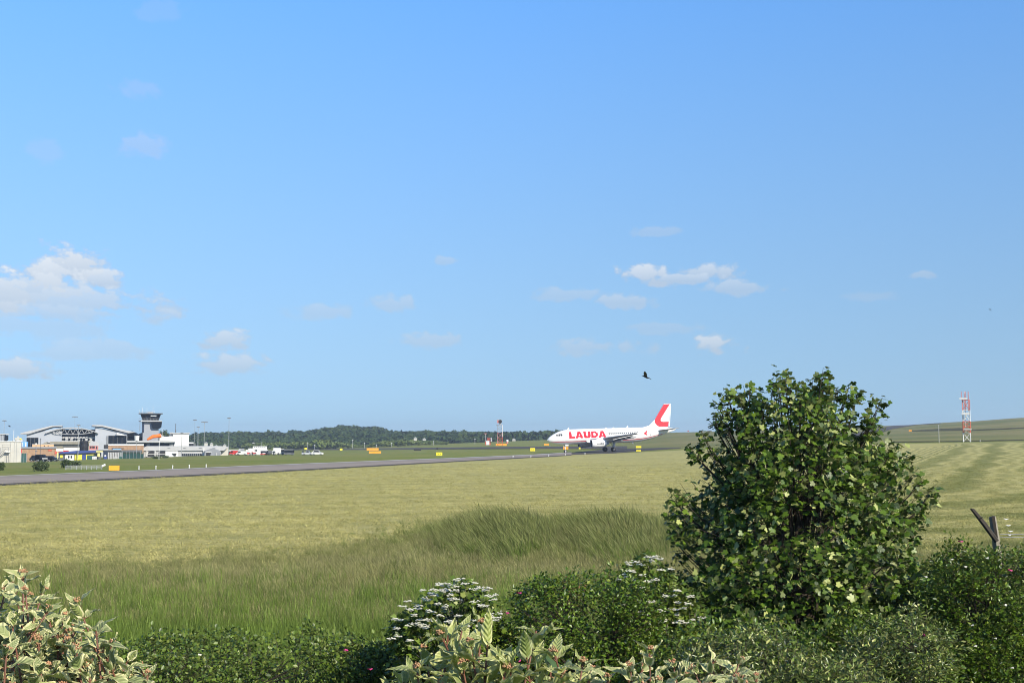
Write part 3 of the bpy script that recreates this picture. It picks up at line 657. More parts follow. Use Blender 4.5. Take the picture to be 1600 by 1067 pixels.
for x0 in (231.5, 247.5):
    t6.poly('arched_opening', 'black', [(x0,712.6)]+[(x0+6.7-6.7*math.cos(a), 708.8-4.6*math.sin(a)) for a in np.linspace(0, math.pi, 9)]+[(x0+13.4,712.6)], -.25, .1)
t6.boxes('rail', 'white', [(231,258,708.6,709.2,-.5,-.4), (242,243.4,704,712.8,-.5,-.3), (229.4,231,704,713,-.5,-.3), (258.6,278,704,713.5,-.35,-.05)])
t6.poly('notice', 'black', [(268.5,708),(276,708),(274.5,712.5),(271.5,711.5)], -.6, -.5)
g = t6.poly('porch', 'grey', [(319,713.8),(319.5,704),(332,699.8),(344,704.2),(344.5,713.8)], -3, -.05)
g.data.materials[0] = M['midgrey']
t6.poly('porch_door', 'black', [(322,706.5),(329.5,706.5),(328,713),(322,711)], -3.15, -3.02)
t6.box('porch_trim', 'white', 321, 330, 705.9, 706.6, -3.2, -3.05); t6.box('porch_pillar', 'offwhite', 337, 338.6, 707.5, 713.3, -3.2, -3.05)
# control tower
c = Thing('control_tower', 'airport control tower with a flared dark glass cab and rooftop aerials', 'control tower', 234, 714, 508)
c.box('shaft', 'towergrey', 222.2, 247, 659, 714, 0, 6.2); c.box('dark_strip', 'navy', 220.8, 224.2, 659, 675.5, -.25, 5)  # narrow navy strip down the left side of the shaft
c.poly('glazed_bay', 'glass', [(235,659.2),(252,658.6),(251,668),(248.5,669.5),(238,669.5),(236,667)], -1.2, 4)
def frustum(z0, z1, a0, a1, b0, b1, n0, f0, n1, f1):
    v_ = [(a0,n0,z0),(a1,n0,z0),(a1,f0,z0),(a0,f0,z0),(b0,n1,z1),(b1,n1,z1),(b1,f1,z1),(b0,f1,z1)]
    return MB().add(v_, [(3,2,1,0),(4,5,6,7),(0,1,5,4),(1,2,6,5),(2,3,7,6),(3,0,4,7)])
X, Z = c.X, c.Z
cab = frustum(Z(657), Z(647), X(221.5), X(246.5), X(218), X(250), .2, 6, -.8, 7).build('cab_glass', M['glass'], c.o)
b = MB()
for f in np.linspace(0, 1, 5):
    b.bar((X(221.5+25*f), .12, Z(657)), (X(218+32*f), -.88, Z(647)), .07)
b.bar((X(221.5), .12, Z(657)), (X(246.5), .12, Z(657)), .07); b.bar((X(218), -.88, Z(647)), (X(250), -.88, Z(647)), .07)
b.build('cab_frame', M['darkgrey'], cab)
c.box('roof', 'darkgrey', 215.2, 252.8, 645.8, 647, -2, 8)
c.box('balcony', 'offwhite', 219, 251.8, 657, 659, -1.5, 7.5)
c.boxes('balcony_side', 'darkgrey', [(215.5,219,657.6,658.6,-1.5,6)])
b = MB()
for y0, y1, x0, x1 in ((644, 645.8, 216.5, 239), (654, 657, 215.8, 252)):
    for y in (y0, (y0+y1)/2): b.bar((X(x0), -1.6, Z(y)), (X(x1), -1.6, Z(y)), .03)
    for f in np.linspace(0, 1, 9): b.bar((X(x0+(x1-x0)*f), -1.6, Z(y1)), (X(x0+(x1-x0)*f), -1.6, Z(y0)), .03)
b.build('railing', M['metal'], c.o)
b = MB()
for k in (0, 1): b.bar((X(217.2+2.2*k), -1, Z(674)), (X(217.2+2.2*k), -1, Z(659)), .04)
for y in np.arange(660, 674, 1.2): b.bar((X(217.2), -1, Z(y)), (X(219.4), -1, Z(y)), .03)
b.build('ladder', M['metal'], c.o)
for x, y in ((216.6, 640), (221, 636.5), (228, 637), (237.5, 634), (239.5, 642)): c.pole('aerial', 'white', x, y, 646, .05, 2)
c.boxes('rooftop_unit', 'offwhite', [(229,238,643.8,645.9,0,2)]); c.boxes('blind', 'white', [(234,243,648.6,650.6,-.95,-.72)])
# other left-hand buildings
q = Thing('grey_silo_building', 'dark ribbed plant building at the far left behind the white cabins', 'building', 3, 722, 480)
q.box('wall', 'midgrey', -20, 8, 679, 722, 0, 8); q.box('roof', 'offwhite', -20, 12.4, 677.8, 679.2, -.4, 8.3)
q.poly('glass_end', 'glass', [(6,690),(6,680),(11.8,680),(12,687),(9,690)], -.3, 4)
q.boxes('rib', 'grey', [(x,x+.8,679.3,690,-.15,0) for x in (-4,-1,2,4.5)])
q = Thing('white_cabins', 'large pale modular cabin block with an outside stair at the far left edge', 'building', 8, 724, 440)
q.box('wall', 'cream', -45, 32.4, 690, 725.5, 0, 9)
q.boxes('panel_joint', 'midgrey', [(x,x+.4,691,723,-.06,.02) for x in (-14,15.2,21.4,25)])
q.box('roof_edge', 'white', -45, 33, 689.2, 690.2, -.2, 9.2)
q.boxes('landing', 'white', [(8,15.2,705,706.6,-1.6,-.1)])
b = MB()
for x in (2.5, 15.2): b.bar((q.X(x), -1.5, q.Z(706)), (q.X(x), -1.5, q.Z(694.8)), .05)
for y in (694.8, 698, 701): b.bar((q.X(2.5), -1.5, q.Z(y)), (q.X(15.2), -1.5, q.Z(y)), .05)
b.build('stair_rail', M['darkgrey'], q.o)
b = MB(); b.bar((q.X(-4), -1.4, q.Z(716)), (q.X(8), -1.4, q.Z(706.4)), .12); b.bar((q.X(-4), -1.4, q.Z(711)), (q.X(8), -1.4, q.Z(701.5)), .05)
b.build('stair', M['darkgrey'], q.o)
for x in (10, 13, 15.4): q.pole('stair_post', 'darkgrey', x, 706, 724, .06, -1.4)
q = Thing('rooftop_plant', 'cream rooftop plant boxes standing behind the modular cabins', 'plant unit', 28, 714, 470)
q.boxes('casing', 'cream', [(22,32,684,714,0,3),(26,29,681.5,684,0,2),(32.2,34.5,687,714,0,2)])
q.boxes('vent', 'yellow', [(30,33.5,685,686.6,-.2,0)]); q.boxes('louvre', 'darkgrey', [(18,20,688,690,0,1),(23,25,687.6,689.4,-.15,0)])
q = Thing('blue_water_tank', 'pale blue striped tank on the roof left of the brick building', 'tank', 37, 714, 462)
b = MB(); b.cyl((0, 1.5), 1.35, q.Z(714), q.Z(690), 16).build('tank', M['blueplastic'], q.o, smooth=False)
q.boxes('strap', 'white', [(33.4,34.6,691,698,-.1,.1),(38.8,40.6,691,698,-.1,.1)])
q = Thing('left_brick_building', 'low orange brick building with a flat grey roof left of the parked dark cars', 'building', 60, 721, 445)
q.box('wall', 'brick', 33.2, 87, 700.6, 723, 0, 8); q.box('roof', 'midgrey', 32.8, 88, 698.4, 700.6, -.4, 8.4)
q.boxes('vent', 'darkgrey', [(54.8,57.8,704,705.2,-.1,.1)]); q.boxes('red_door', 'red', [(32.6,34,700,712,-.12,-.02)])
q.boxes('poster', 'mastred', [(75,80.5,702.5,704.6,-.12,-.02),(85,88.5,705,709.5,-.12,-.02)])
q = Thing('peach_store', 'small peach rendered rooftop store above the left brick building', 'store', 66, 712, 456)
q.box('wall', 'peach', 50, 83.5, 694.4, 712, 0, 4); q.boxes('window', 'carblack', [(68.2,70,695.8,697,-.1,.1),(74,76,696,696.7,-.1,.1)])
q.boxes('roof_edge', 'cream', [(49.8,83.8,693.8,694.4,-.15,4.1)])
q = Thing('flat_roof_store', 'long dull brown flat-roofed store below the round terminal windows', 'store', 95, 713, 470)
q.poly('roof', 'ochre', [(64,694),(72,690.6),(80,690),(148,690.2),(150,694)], -1, 12); q.box('wall', 'ochre', 66, 148, 694, 713, 0, 10)
q.boxes('ledge', 'offwhite', [(98,148,694.6,695.2,-.3,-.02),(74,78,690,691.4,-1.4,-1.05)]); q.boxes('opening', 'darkgrey', [(98,124,696.8,698,-.2,.02)])
q = Thing('white_lean_to', 'white lean-to with a red fascia in front of the flat-roofed store', 'store', 104, 717, 452)
q.box('wall', 'white', 99, 124, 699.4, 717, 0, 4); q.boxes('red_fascia', 'red', [(88,107,703.6,706.4,-.3,-.02)]); q.box('awning', 'white', 86, 98.5, 700.8, 705, -.6, 3)
q = Thing('black_tank', 'tall black ribbed plastic tank beside the tall light mast', 'tank', 131, 705.5, 447)
b = MB()
for k in range(9):
    z0 = q.Z(705.5)+k*q.Z(688.6)/9; b.tube([(0,0,z0),(0,0,z0+.06),(0,0,z0+q.Z(688.6)/9-.06),(0,0,z0+q.Z(688.6)/9)], [1.42,1.5,1.5,1.42], 18)
b.build('shell', M['black'], q.o); MB().cyl((0,0), .5, q.Z(688.6), q.Z(687.6), 10).build('lid', M['black'], q.o)
q = Thing('red_plant_room', 'small domed grey plant room with red-framed openings beside the black tank', 'plant unit', 146.5, 705.5, 449)
q.poly('hood', 'offwhite', [(138.6,696.5),(139,692),(142,689.5),(150,689.3),(153.6,691.5),(154,696.5)], 0, 3)
q.box('wall', 'mastpink', 139.5, 153.4, 696.5, 705.5, .05, 3); q.boxes('opening', 'black', [(140.4,143,697,700,-.06,.06),(144,148,697,700,-.06,.06),(150,152,697,701,-.06,.06)])
q = Thing('right_brick_building', 'low orange brick building with a white parapet right of centre below the big dark window', 'building', 196, 716.5, 447)
q.box('wall', 'brick', 169, 224, 695.8, 717.5, 0, 7); q.box('parapet', 'white', 168.8, 224.3, 693.9, 695.8, -.25, 7.2)
q.box('canopy', 'blueplastic', 176, 189, 701, 702.6, -2, -.1); q.boxes('opening', 'black', [(174.5,193,700,701,-.2,.05),(162,168.8,695,701,-.1,3)])
q.boxes('lower_roof', 'offwhite', [(139,190,702.2,703,-4,-.2)]); q.boxes('lower_soffit', 'darkgrey', [(150,222,703,706,-3.4,-.2)])
q = Thing('blue_yellow_workshop', 'low workshop with a dark blue roof and bright yellow doors', 'workshop', 131, 720, 438)
q.poly('roof', 'blue', [(90,708.6),(94,706.4),(120,704.2),(151,704),(152,706.8),(118,708.4)], -.8, 6)
q.box('wall', 'darkgrey', 92, 158, 707.6, 721, 0, 6)
q.boxes('trim', 'yellow', [(110,150,708.3,708.9,-.3,-.05),(134.4,135.6,710.4,720,-.12,-.02),(134.4,148.4,710.2,711,-.14,-.02)])
for (x0, x1, y0, y1) in ((116.6,128,710.6,719.6),(94,98,711,715)): q.box('yellow_door', 'yellow', x0, x1, y0, y1, -.2, .05)
q.box('white_panel', 'white', 102, 115.8, 710.6, 719, -.25, .05)
q.boxes('window', 'carblack', [(106.2,108.6,711.8,715.6,-.32,-.25),(110.4,112.8,711.8,715.6,-.32,-.25)])
q.boxes('blue_panel', 'blue', [(128.4,133.8,709,720,-.1,.02)]); q.boxes('green_panel', 'green', [(136,147.8,711.6,719.8,-.08,.02)])
q.boxes('canopy', 'paleyellow', [(149.5,160,704.6,706.2,-2,.5),(152,155.8,706.2,713.5,-1.4,-1)])
q.boxes('post', 'paleyellow', [(89.6,91.2,706,721.5,-.9,-.6)])
q = Thing('navy_toilet_cabin', 'narrow dark blue portable cabin with a white sign beside the pale panel fence', 'cabin', 164.5, 719.3, 432)
q.box('body', 'navy', 161, 168.2, 705.6, 719.4, 0, 1.8); q.box('roof', 'darkgrey', 160.6, 168.6, 705, 705.6, -.1, 1.9); q.box('door', 'blue', 162.4, 167.2, 712.6, 719.2, -.06, 0); q.box('sign', 'white', 163, 165.6, 710.8, 713, -.1, -.06)
q = Thing('water_container', 'white cubic water container in front of the workshop', 'container', 147.5, 720, 430)
q.box('bottle', 'white', 144, 151.2, 712.8, 719.6, 0, 1.2); b = MB()
for x in (144,146.4,148.8,151.2): b.bar((q.X(x),-.05,q.Z(719.8)),(q.X(x),-.05,q.Z(712.6)),.03)
for y in (712.8,715,717.3,719.7): b.bar((q.X(144),-.05,q.Z(y)),(q.X(151.2),-.05,q.Z(y)),.03)
b.build('cage', M['metal'], q.o)
q = Thing('pale_panel_fence', 'fence of pale upright panels between the navy cabin and the green mesh', 'fence', 179, 718, 428)
q.boxes('panel', 'offwhite', [(168.6+2.6*i,170.4+2.6*i,706.6,717.6,0,.12) for i in range(9)]); q.boxes('rail', 'metal', [(168.4,192,708,708.5,.13,.2),(168.4,192,715,715.5,.13,.2)])
q = Thing('chequered_board', 'small black and white chequered marker board at the fence foot', 'sign', 181, 719, 424)
q.box('board', 'black', 177.6, 184.6, 713, 719, 0, .1)
q.boxes('squares', 'white', [(177.6+1.4*i,179+1.4*i,713+1.2*j,714.2+1.2*j,-.03,-.005) for i in range(5) for j in range(5) if (i+j) % 2])
q = Thing('green_mesh_fence', 'dark green mesh security fence in front of the right brick building', 'fence', 207, 718.2, 426)
q.boxes('mesh', 'green', [(186+.55*i,186.22+.55*i,706,717.3,0,.04) for i in range(72)])
q.boxes('lower_panel', 'green', [(186,192,713.4,717.6,-.02,.1),(192,224,709,717,.08,.14)])
for x in np.arange(186, 226, 5.5): q.pole('post', 'metal', x, 705, 718, .06, -.1)
q = Thing('green_gate_panels', 'dark green fence panels right of the white cabins by the brick wall', 'fence', 37, 722.5, 430)
q.boxes('panel', 'green', [(33,41,708,722,0,.12)]); 
for x in (33, 37, 41): q.pole('post', 'metal', x, 707, 723, .06, -.08)
q = Thing('mesh_fence', 'long low green mesh fence behind the parked dark cars', 'fence', 66, 721.3, 424)
q.boxes('mesh', 'green', [(42+.6*i,42.16+.6*i,715.5,721.2,0,.03) for i in range(80)])
for x in np.arange(42, 91, 6): q.pole('post', 'metal', x, 714, 721.8, .05, -.05)
# low rail fence and roller in front
q = Thing('low_rail_fence', 'low grey rail fence standing on the grass left of the orange marker', 'fence', 132, 733.4, hit(132, 733.8, 60, 1200).y)
for x in np.arange(103, 161, 8): q.pole('post', 'metal', x, 727, 733.6, .055)
q.boxes('rail', 'metal', [(103,160,727.0,727.7,-.02,.02),(103,160,730,730.4,-.02,.02)]); q.boxes('mesh', 'metal', [(103+1.2*i,103.3+1.2*i,727.5,732.8,.02,.03) for i in range(47)])
q = Thing('white_drum', 'white tilted cylindrical drum at the right end of the low rail fence', 'drum', 161.5, 730, hit(161, 730, 60, 1200).y)
MB().tube([(-.28, 0, .12), (.28, 0, .38)], .17, 12).build('drum', M['white'], q.o)
MB().tube([(.28, 0, .38), (.31, 0, .395)], .185, 12).build('rim', M['cream'], q.o)

# vehicles ---------------------------------------------------------------
def car(name, label, x, y, d, L, H, W, paint, rz=0, kind='car', group=None, glass='glass'):
    o = empty(name, P(x, y, d), label, 'van' if kind == 'van' else 'car', group, rz)
    h = L/2; sill = .3; 
    if kind == 'van': prof = [(-h,sill),(-h,H*.5),(-h*.82,H*.58),(-h*.55,H),(h*.97,H),(h,H*.9),(h,sill)]; wz = [(-h*.76,H*.6),(-h*.55,H*.92),(-h*.15,H*.92),(-h*.15,H*.6)]
    elif kind == 'pickup': prof = [(-h,sill),(-h,H*.5),(-h*.5,H*.56),(-h*.28,H),(h*.2,H),(h*.27,H*.58),(h,H*.58),(h,sill)]; wz = [(-h*.42,H*.6),(-h*.25,H*.93),(h*.16,H*.93),(h*.21,H*.6)]
    else: prof = [(-h,sill),(-h*.98,H*.5),(-h*.55,H*.58),(-h*.25,H),(h*.55,H),(h*.9,H*.62),(h,H*.55),(h,sill)]; wz = [(-h*.46,H*.6),(-h*.22,H*.93),(h*.5,H*.93),(h*.76,H*.62)]
    MB().prism(prof, -W/2, W/2).build('body', M[paint], o)
    b = MB().prism(wz, -W/2-.02, -W/2+.03); b.prism(wz, W/2-.03, W/2+.02); b.build('side_window', M[glass], o)
    p0, p1 = wz[0], wz[1]; MB().add([(p0[0]-.22,-W*.42,p0[1]-.02),(p0[0]-.22,W*.42,p0[1]-.02),(p1[0]-.12,W*.42,p1[1]+.04),(p1[0]-.12,-W*.42,p1[1]+.04)], [(0,1,2,3)]).build('windscreen', M[glass], o)
    for sx_ in (-.62, .62):
        for s_ in (-1, 1):
            w_ = MB().tube([(h*sx_, s_*(W/2-.18), .33), (h*sx_, s_*(W/2+.03), .33)], .33, 12).build('wheel', M['black'], o)
            MB().tube([(h*sx_, s_*(W/2+.03), .33), (h*sx_, s_*(W/2+.045), .33)], .18, 8).build('rim', M['metal'], w_)
    for s_ in (-1, 1): MB().box(-h-.02, -h+.05, s_*W*.36-.15, s_*W*.36+.15, H*.38, H*.47).build('headlight', M['white'], o)
    return o
grp = 'dark cars parked by the left brick building'
for i, (x, y, H, L, lab) in enumerate([(56,720.6,2.0,3.6,'dark van parked nearest the pale posts beside the brick wall'),(64.5,720.9,2.3,3.4,'tall dark van parked in the middle of the dark cars'),
    (73,721.2,1.9,4.0,'dark car with a white bonnet sign parked right of the tall dark van'),(82,720.6,1.45,3.6,'low dark hatchback parked at the right end by the yellow post')]):
    o = car('parked_car', lab, x, y, 420, L*.45+1.2 if 0 else L, H, 1.8, 'carblack', rz=R(180) if i % 2 else 0, kind='van' if i < 3 else 'car', group=grp)
    if i == 2: MB().box(-1.2, .6, -.98, -.93, .9, 1.2).build('white_panel', M['white'], o)
    if i == 1: MB().box(-.5, .3, -.98, -.93, .6, 1.0).build('white_panel', M['white'], o)
YB = lambda x, d: on_ground(x, d)
car('white_van', 'small white van at the left of the fire vehicles', 378, YB(378,462), 462, 3.8, 1.5, 1.8, 'white', 0, 'van')
car('red_van', 'small red van left of the white van', 365.5, YB(366,470), 470, 2.9, 1.6, 1.7, 'red', 0, 'van')
car('pickup_truck', 'silver pickup truck with dark canopy behind parked on the grass', 480.5, YB(480,468), 468, 4.0, 1.65, 1.8, 'silver', R(180), 'pickup')
o = car('estate_car', 'white estate car parked nose to tail with the silver pickup', 496, YB(496,466), 466, 4.1, 1.75, 1.8, 'white', R(180), 'car')
q = Thing('equipment_trailer', 'narrow black trailer box at the left end of the silver pickup', 'trailer', 473, YB(473,468), 468)
q.box('box', 'carblack', 471.6, 474.6, q.y-6.2, q.y-.9, 0, 1.6)
for s_ in (0, 1.6): MB().tube([(0, s_-.05, .3), (0, s_+.1, .3)], .3, 10).build('wheel', M['black'], q.o)
yb = YB(405, 480)
q = Thing('operations_cabin', 'white two-storey cabin with a row of small square windows behind the vehicles', 'cabin', 403, yb, 480)
q.box('wall', 'white', 388, 412, 700.4, yb+.5, 0, 5); q.box('upper_storey', 'white', 395, 417, 697.2, 703, .4, 5)
for i in range(6): q.box('window', 'carblack', 397+3.2*i, 398.4+3.2*i, 698.2, 699.3, .3, .45)
q.boxes('lower_window', 'carblack', [(398,399.4,702,705,-.08,.05),(400.2,401.6,702,705,-.08,.05)]); q.pole('aerial', 'metal', 408.5, 690, 697.2, .06, 2)
q.box('annex', 'white', 384, 388, 702.6, yb+.4, .3, 4)
yb = YB(378, 485)
q = Thing('grey_container', 'grey and white storage container left of the operations cabin', 'container', 378, yb, 485)
q.box('body', 'offwhite', 373, 381.6, 701, yb+.4, 0, 4); q.box('grey_door', 'midgrey', 376, 381.2, 701.5, yb-2, -.08, 0)
q = Thing('open_garage', 'dark open-fronted garage with a white roof edge right of the long shed', 'garage', 366, yb, 490)
q.box('wall', 'black', 357.2, 373, 704.4, yb+.3, 0, 6); q.box('roof', 'white', 357, 373.4, 703.2, 704.6, -.4, 6.2); q.boxes('pillar', 'white', [(363.5,365.5,704.6,yb+.2,-.3,-.02)])
def bus(name, label, cat, x0, x1, y0, d, body, front, red=False):
    yb_ = YB((x0+x1)/2, d); q = Thing(name, label, cat, (x0+x1)/2, yb_, d); hh = yb_-y0
    q.box('body', body, x0, x1, y0, yb_-1.3, 0, 2.5)
    q.box('side_window', 'glass', x0+.7, x1-2.2, y0+hh*.2, y0+hh*.55, -.05, .03)
    q.box('windscreen', 'glass', x1-2, x1+.15, y0+hh*.14, y0+hh*.55, -.04, 2.45)
    for k in (.2, .8):
        for s_ in (0, 2.3):
            MB().tube([(q.X(x0+(x1-x0)*k), s_-.05, .42), (q.X(x0+(x1-x0)*k), s_+.25, .42)], .42, 10).build('wheel', M['black'], q.o)
    q.box('skirt', 'red' if red else front, x0, x1, yb_-hh*.3, yb_-1.2, -.06, -.02)
    return q
bus('airport_bus', 'dark-windowed bus with a red lower side beside the operations cabin', 'bus', 406.5, 418.5, 702.8, 466, 'white', 'white', True)
bus('glass_bus', 'dark glass-sided bus at the right end of the vehicle row', 'bus', 443.5, 459.5, 701.6, 466, 'darkgrey', 'darkgrey')
yb = YB(432, 468)
q = Thing('box_truck', 'tall white box truck between the two buses', 'truck', 433, yb, 468)
q.box('cargo_box', 'white', 427, 438.5, 699.8, yb-1.6, 0, 2.5); q.box('cab', 'white', 438.6, 444.2, 701.6, yb-1.4, .1, 2.4); q.box('cab_window', 'glass', 439.2, 444.35, 702.4, 706.2, .03, 2.45)
for x in (429, 435, 441.5): MB().tube([(q.X(x), -.03, .42), (q.X(x), .3, .42)], .42, 10).build('wheel', M['black'], q.o)
q = Thing('dark_truck', 'low dark flatbed truck with a white cab left of the box truck', 'truck', 423, YB(423,464), 464); yb = q.y
q.box('cab', 'white', 425, 430, 704, yb-1.3, 0, 2.2); q.box('load', 'darkgrey', 418.6, 425, 703.8, yb-3, .1, 2.1); q.box('bed', 'black', 418.6, 425, yb-3, yb-1.5, 0, 2.2); q.box('cab_window', 'glass', 425.6, 430.1, 704.8, 707.4, -.05, 2.1)
for x in (420, 427.5): MB().tube([(q.X(x), -.03, .4), (q.X(x), .3, .4)], .4, 10).build('wheel', M['black'], q.o)
for x, lab, wd in ((388.5, 'red fire tender in front of the operations cabin', 5.6), (397.5, 'second red fire tender nearest the airport bus', 5.0)):
    yb = YB(x, 462); q = Thing('fire_tender', lab, 'fire engine', x, yb, 462, 'red fire tenders')
    q.box('body', 'red', x-wd*.5, x+wd*.5, yb-4.2, yb-1.1, 0, 2.2); q.box('cab', 'red', x-wd*.9, x-wd*.5, yb-5, yb-1.1, .1, 2.1); q.box('cab_window', 'glass', x-wd*.92, x-wd*.55, yb-4.6, yb-3, .04, 2.15)
    q.box('stripe', 'white', x-wd*.5, x+wd*.5, yb-2.3, yb-1.9, -.04, -.01)
    for k in (-.6, .3): MB().tube([(q.X(x+wd*k), -.03, .4), (q.X(x+wd*k), .3, .4)], .4, 10).build('wheel', M['black'], q.o)

# masts -------------------------------------------------------------------
MG = 'tall airport light masts'
def light_mast(x, ytop, yb, d, wd, label, r=.13, lamps=4):
    q = Thing('light_mast', label, 'light mast', x, yb, d, MG); q.pole('pole', 'metal', x, ytop, yb, r, 0, r2=r*.6)
    b = MB(); b.box(q.X(x-wd/2), q.X(x+wd/2), -.1, .1, q.Z(ytop)-.06, q.Z(ytop)+.08); b.build('crossbar', M['metal'], q.o)
    for i in range(lamps):
        xx = q.X(x-wd/2)+(q.X(x+wd/2)-q.X(x-wd/2))*i/(lamps-1)
        MB().box(xx-.28, xx+.28, -.35, .25, q.Z(ytop)-.3, q.Z(ytop)-.05).build('lamp', M['darkgrey'], q.o)
light_mast(5, 657, 716, 520, 5, 'light mast with a lamp cluster at the far left edge')
light_mast(115.5, 651, 716, 560, 7, 'tall thin light mast rising behind the arched canopy', .07)
light_mast(121.5, 664, 717, 436, 3.6, 'shorter thick light mast in front of the arched canopy', .16, 2)
light_mast(303.5, 656, 713, 530, 4, 'leftmost and thinnest of the masts right of the white block', .08)
light_mast(308.8, 667, 713, 520, 2.6, 'short stout mast between two taller masts right of the white block', .16, 2)
light_mast(318.5, 659, 712, 500, 8, 'mast with the widest lamp bar right of the white block')
light_mast(357, 653, 713, 500, 4, 'tall mast standing alone right of the long shed')
light_mast(283.5, 676, 714, 440, 1.8, 'short mast in front of the plain white block', .12, 2)
q = Thing('radio_mast', 'thin dark radio mast left of the white block', 'mast', 273.6, 714, 530); q.pole('pole', 'darkgrey', 273.6, 662, 714, .14); q.boxes('dish', 'darkgrey', [(272.8,274.4,672,675,-.2,.2)])
q = Thing('white_pole', 'thin white pole behind the pale cabins at the left', 'mast', 20.3, 716, 475); q.pole('pole', 'white', 20.3, 672, 716, .09); q.pole('foot', 'metal', 20.3, 712, 716, .14)
q = Thing('camera_pole', 'dark camera pole in front of the left brick building', 'mast', 62.4, 722, 425); q.pole('pole', 'darkgrey', 62.4, 686, 722, .09); q.boxes('camera', 'darkgrey', [(61.4,63.4,685,686.4,-.3,.3)])
q = Thing('yard_pole', 'short white lamp pole in front of the peach store', 'mast', 55.6, 722, 428); q.pole('pole', 'white', 55.6, 694, 722, .1); q.boxes('lamp', 'white', [(54.6,56.6,692.4,694.6,-.2,.2)])
q = Thing('floodlight_pole', 'thin pole carrying a pale drum-shaped floodlight above the right brick building', 'mast', 213, 717, 430); q.pole('pole', 'metal', 213, 689, 717, .07)
MB().cyl((0, 0), .72, q.Z(688.6), q.Z(680.8), 12, .85).build('floodlight', M['white'], q.o); q.boxes('mount', 'darkgrey', [(211,215,688,689.2,-.3,.3)])
q = Thing('sensor_pole', 'thin white sensor pole with a cross arm right of the control tower', 'mast', 254, 690, 500); q.pole('pole', 'white', 254, 669, 690, .05); q.boxes('arm', 'metal', [(249,258,669.6,669.9,-.03,.03)])
# windsock
q = Thing('windsock', 'orange windsock blowing to the left in front of the control tower', 'windsock', 248.4, on_ground(248, 330), 330)
q.pole('mast', 'white', 248.4, 681, q.y, .06); 
a0 = Vector((q.X(250.5), 0, q.Z(680.6))); a1 = Vector((q.X(238), -.5, q.Z(682.2))); a2 = Vector((q.X(229.6), -.8, q.Z(687)))
sock = MB().tube([a0, a0.lerp(a1, .5), a1, a1.lerp(a2, .55), a2], [.5, .46, .42, .36, .22], 12, cap=False).build('sock', M['windsock'], q.o, smooth=True)
MB().tube([a0+Vector((.05, 0, .01)), a0-Vector((.02, 0, .01))], [.53, .53], 12, cap=False).build('hoop', M['metal'], q.o)
# yellow signs and orange markers
def board(x0, x1, y0, y1, d, label, mat, marks=0, grp_=None, name='taxiway_sign'):
    yb_ = on_ground((x0+x1)/2, d); yb_ = max(yb_, y1+.25)
    q = Thing(name, label, 'sign' if 'sign' in name else 'marker board', (x0+x1)/2, yb_, d, grp_)
    q.box('panel', mat, x0, x1, y0, y1, 0, .25)
    for f in (.15, .85):
        xx = x0+(x1-x0)*f; q.box('leg', 'metal', xx-.15, xx+.15, y1, yb_, .08, .16)
    if marks:
        q.boxes('lettering', 'black', [(x0+(x1-x0)*f-.7, x0+(x1-x0)*f+.7, (y0+y1)/2-.55, (y0+y1)/2+.45, -.03, -.005) for f in ((.32, .66) if marks == 2 else (.5,))])
    return q
SG = 'yellow taxiway signs'; OG = 'orange marker boards on the airfield'
def dfor(x, y): return hit(x, y, 60, 1200).y
board(681.6,691,706.6,711.6, dfor(686,712.4), 'yellow sign with black marks left of centre on the grass', 'signyellow', 2, SG)
board(828.6,836,699.8,704.6, dfor(832,705.6), 'yellow sign with black marks just left of the aircraft nose', 'signyellow', 2, SG)
board(993.6,1002,696.6,699.8, dfor(998,700.4), 'yellow sign under the aircraft tail', 'signyellow', 0, SG)
board(993.9,1001.6,702.9,704.8, dfor(998,705.2), 'flat pale yellow sign in the grass below the tail sign', 'signyellow', 0, SG)
board(475.8,479.8,699.4,702.2, dfor(478,702.8), 'small yellow sign behind the silver pickup', 'signyellow', 0, SG)
board(531,535,700.6,703.4, dfor(533,704), 'small yellow sign halfway along the tree belt', 'signyellow', 0, SG)
board(904.4,907,698.8,701.4, dfor(905.5,702), 'tiny yellow sign seen left of the aircraft engines', 'signyellow', 0, SG)
board(170,186.4,727.3,734.6, dfor(178,735.4), 'largest orange marker board nearest the runway at the left', 'orange', 0, OG, 'marker_board')
board(573,591.4,700,703.4, dfor(582,704), 'upper orange marker board of the stacked pair', 'orange', 0, OG, 'marker_board')
board(576.6,595.2,704.8,708, dfor(586,708.8), 'lower orange marker board of the stacked pair', 'orange', 0, OG, 'marker_board')
board(774.8,791.6,693,696.2, dfor(783,696.9), 'pale orange marker board at the foot of the radar mast', 'orange', 0, OG, 'marker_board')
board(850,857.6,693,695.8, dfor(853,696.5), 'orange marker board left of the aircraft nose', 'orange', 0, OG, 'marker_board')
board(880,888,697.6,701.8, dfor(884,702.4), 'orange marker board seen behind the nose wheel', 'orange', 0, OG, 'marker_board')
board(1420,1424.6,671.6,673.8, dfor(1422,674.4), 'small orange marker board on the right-hand hill', 'orange', 0, OG, 'marker_board')
board(646.6,657.8,701.4,703.8, dfor(652,704.4), 'long black marker board beyond the far taxiway', 'black', 0, None, 'marker_board')
board(681.6,684.6,699.8,702.6, dfor(683,703.4), 'small black marker board above the left yellow sign', 'black', 0, None, 'marker_board')
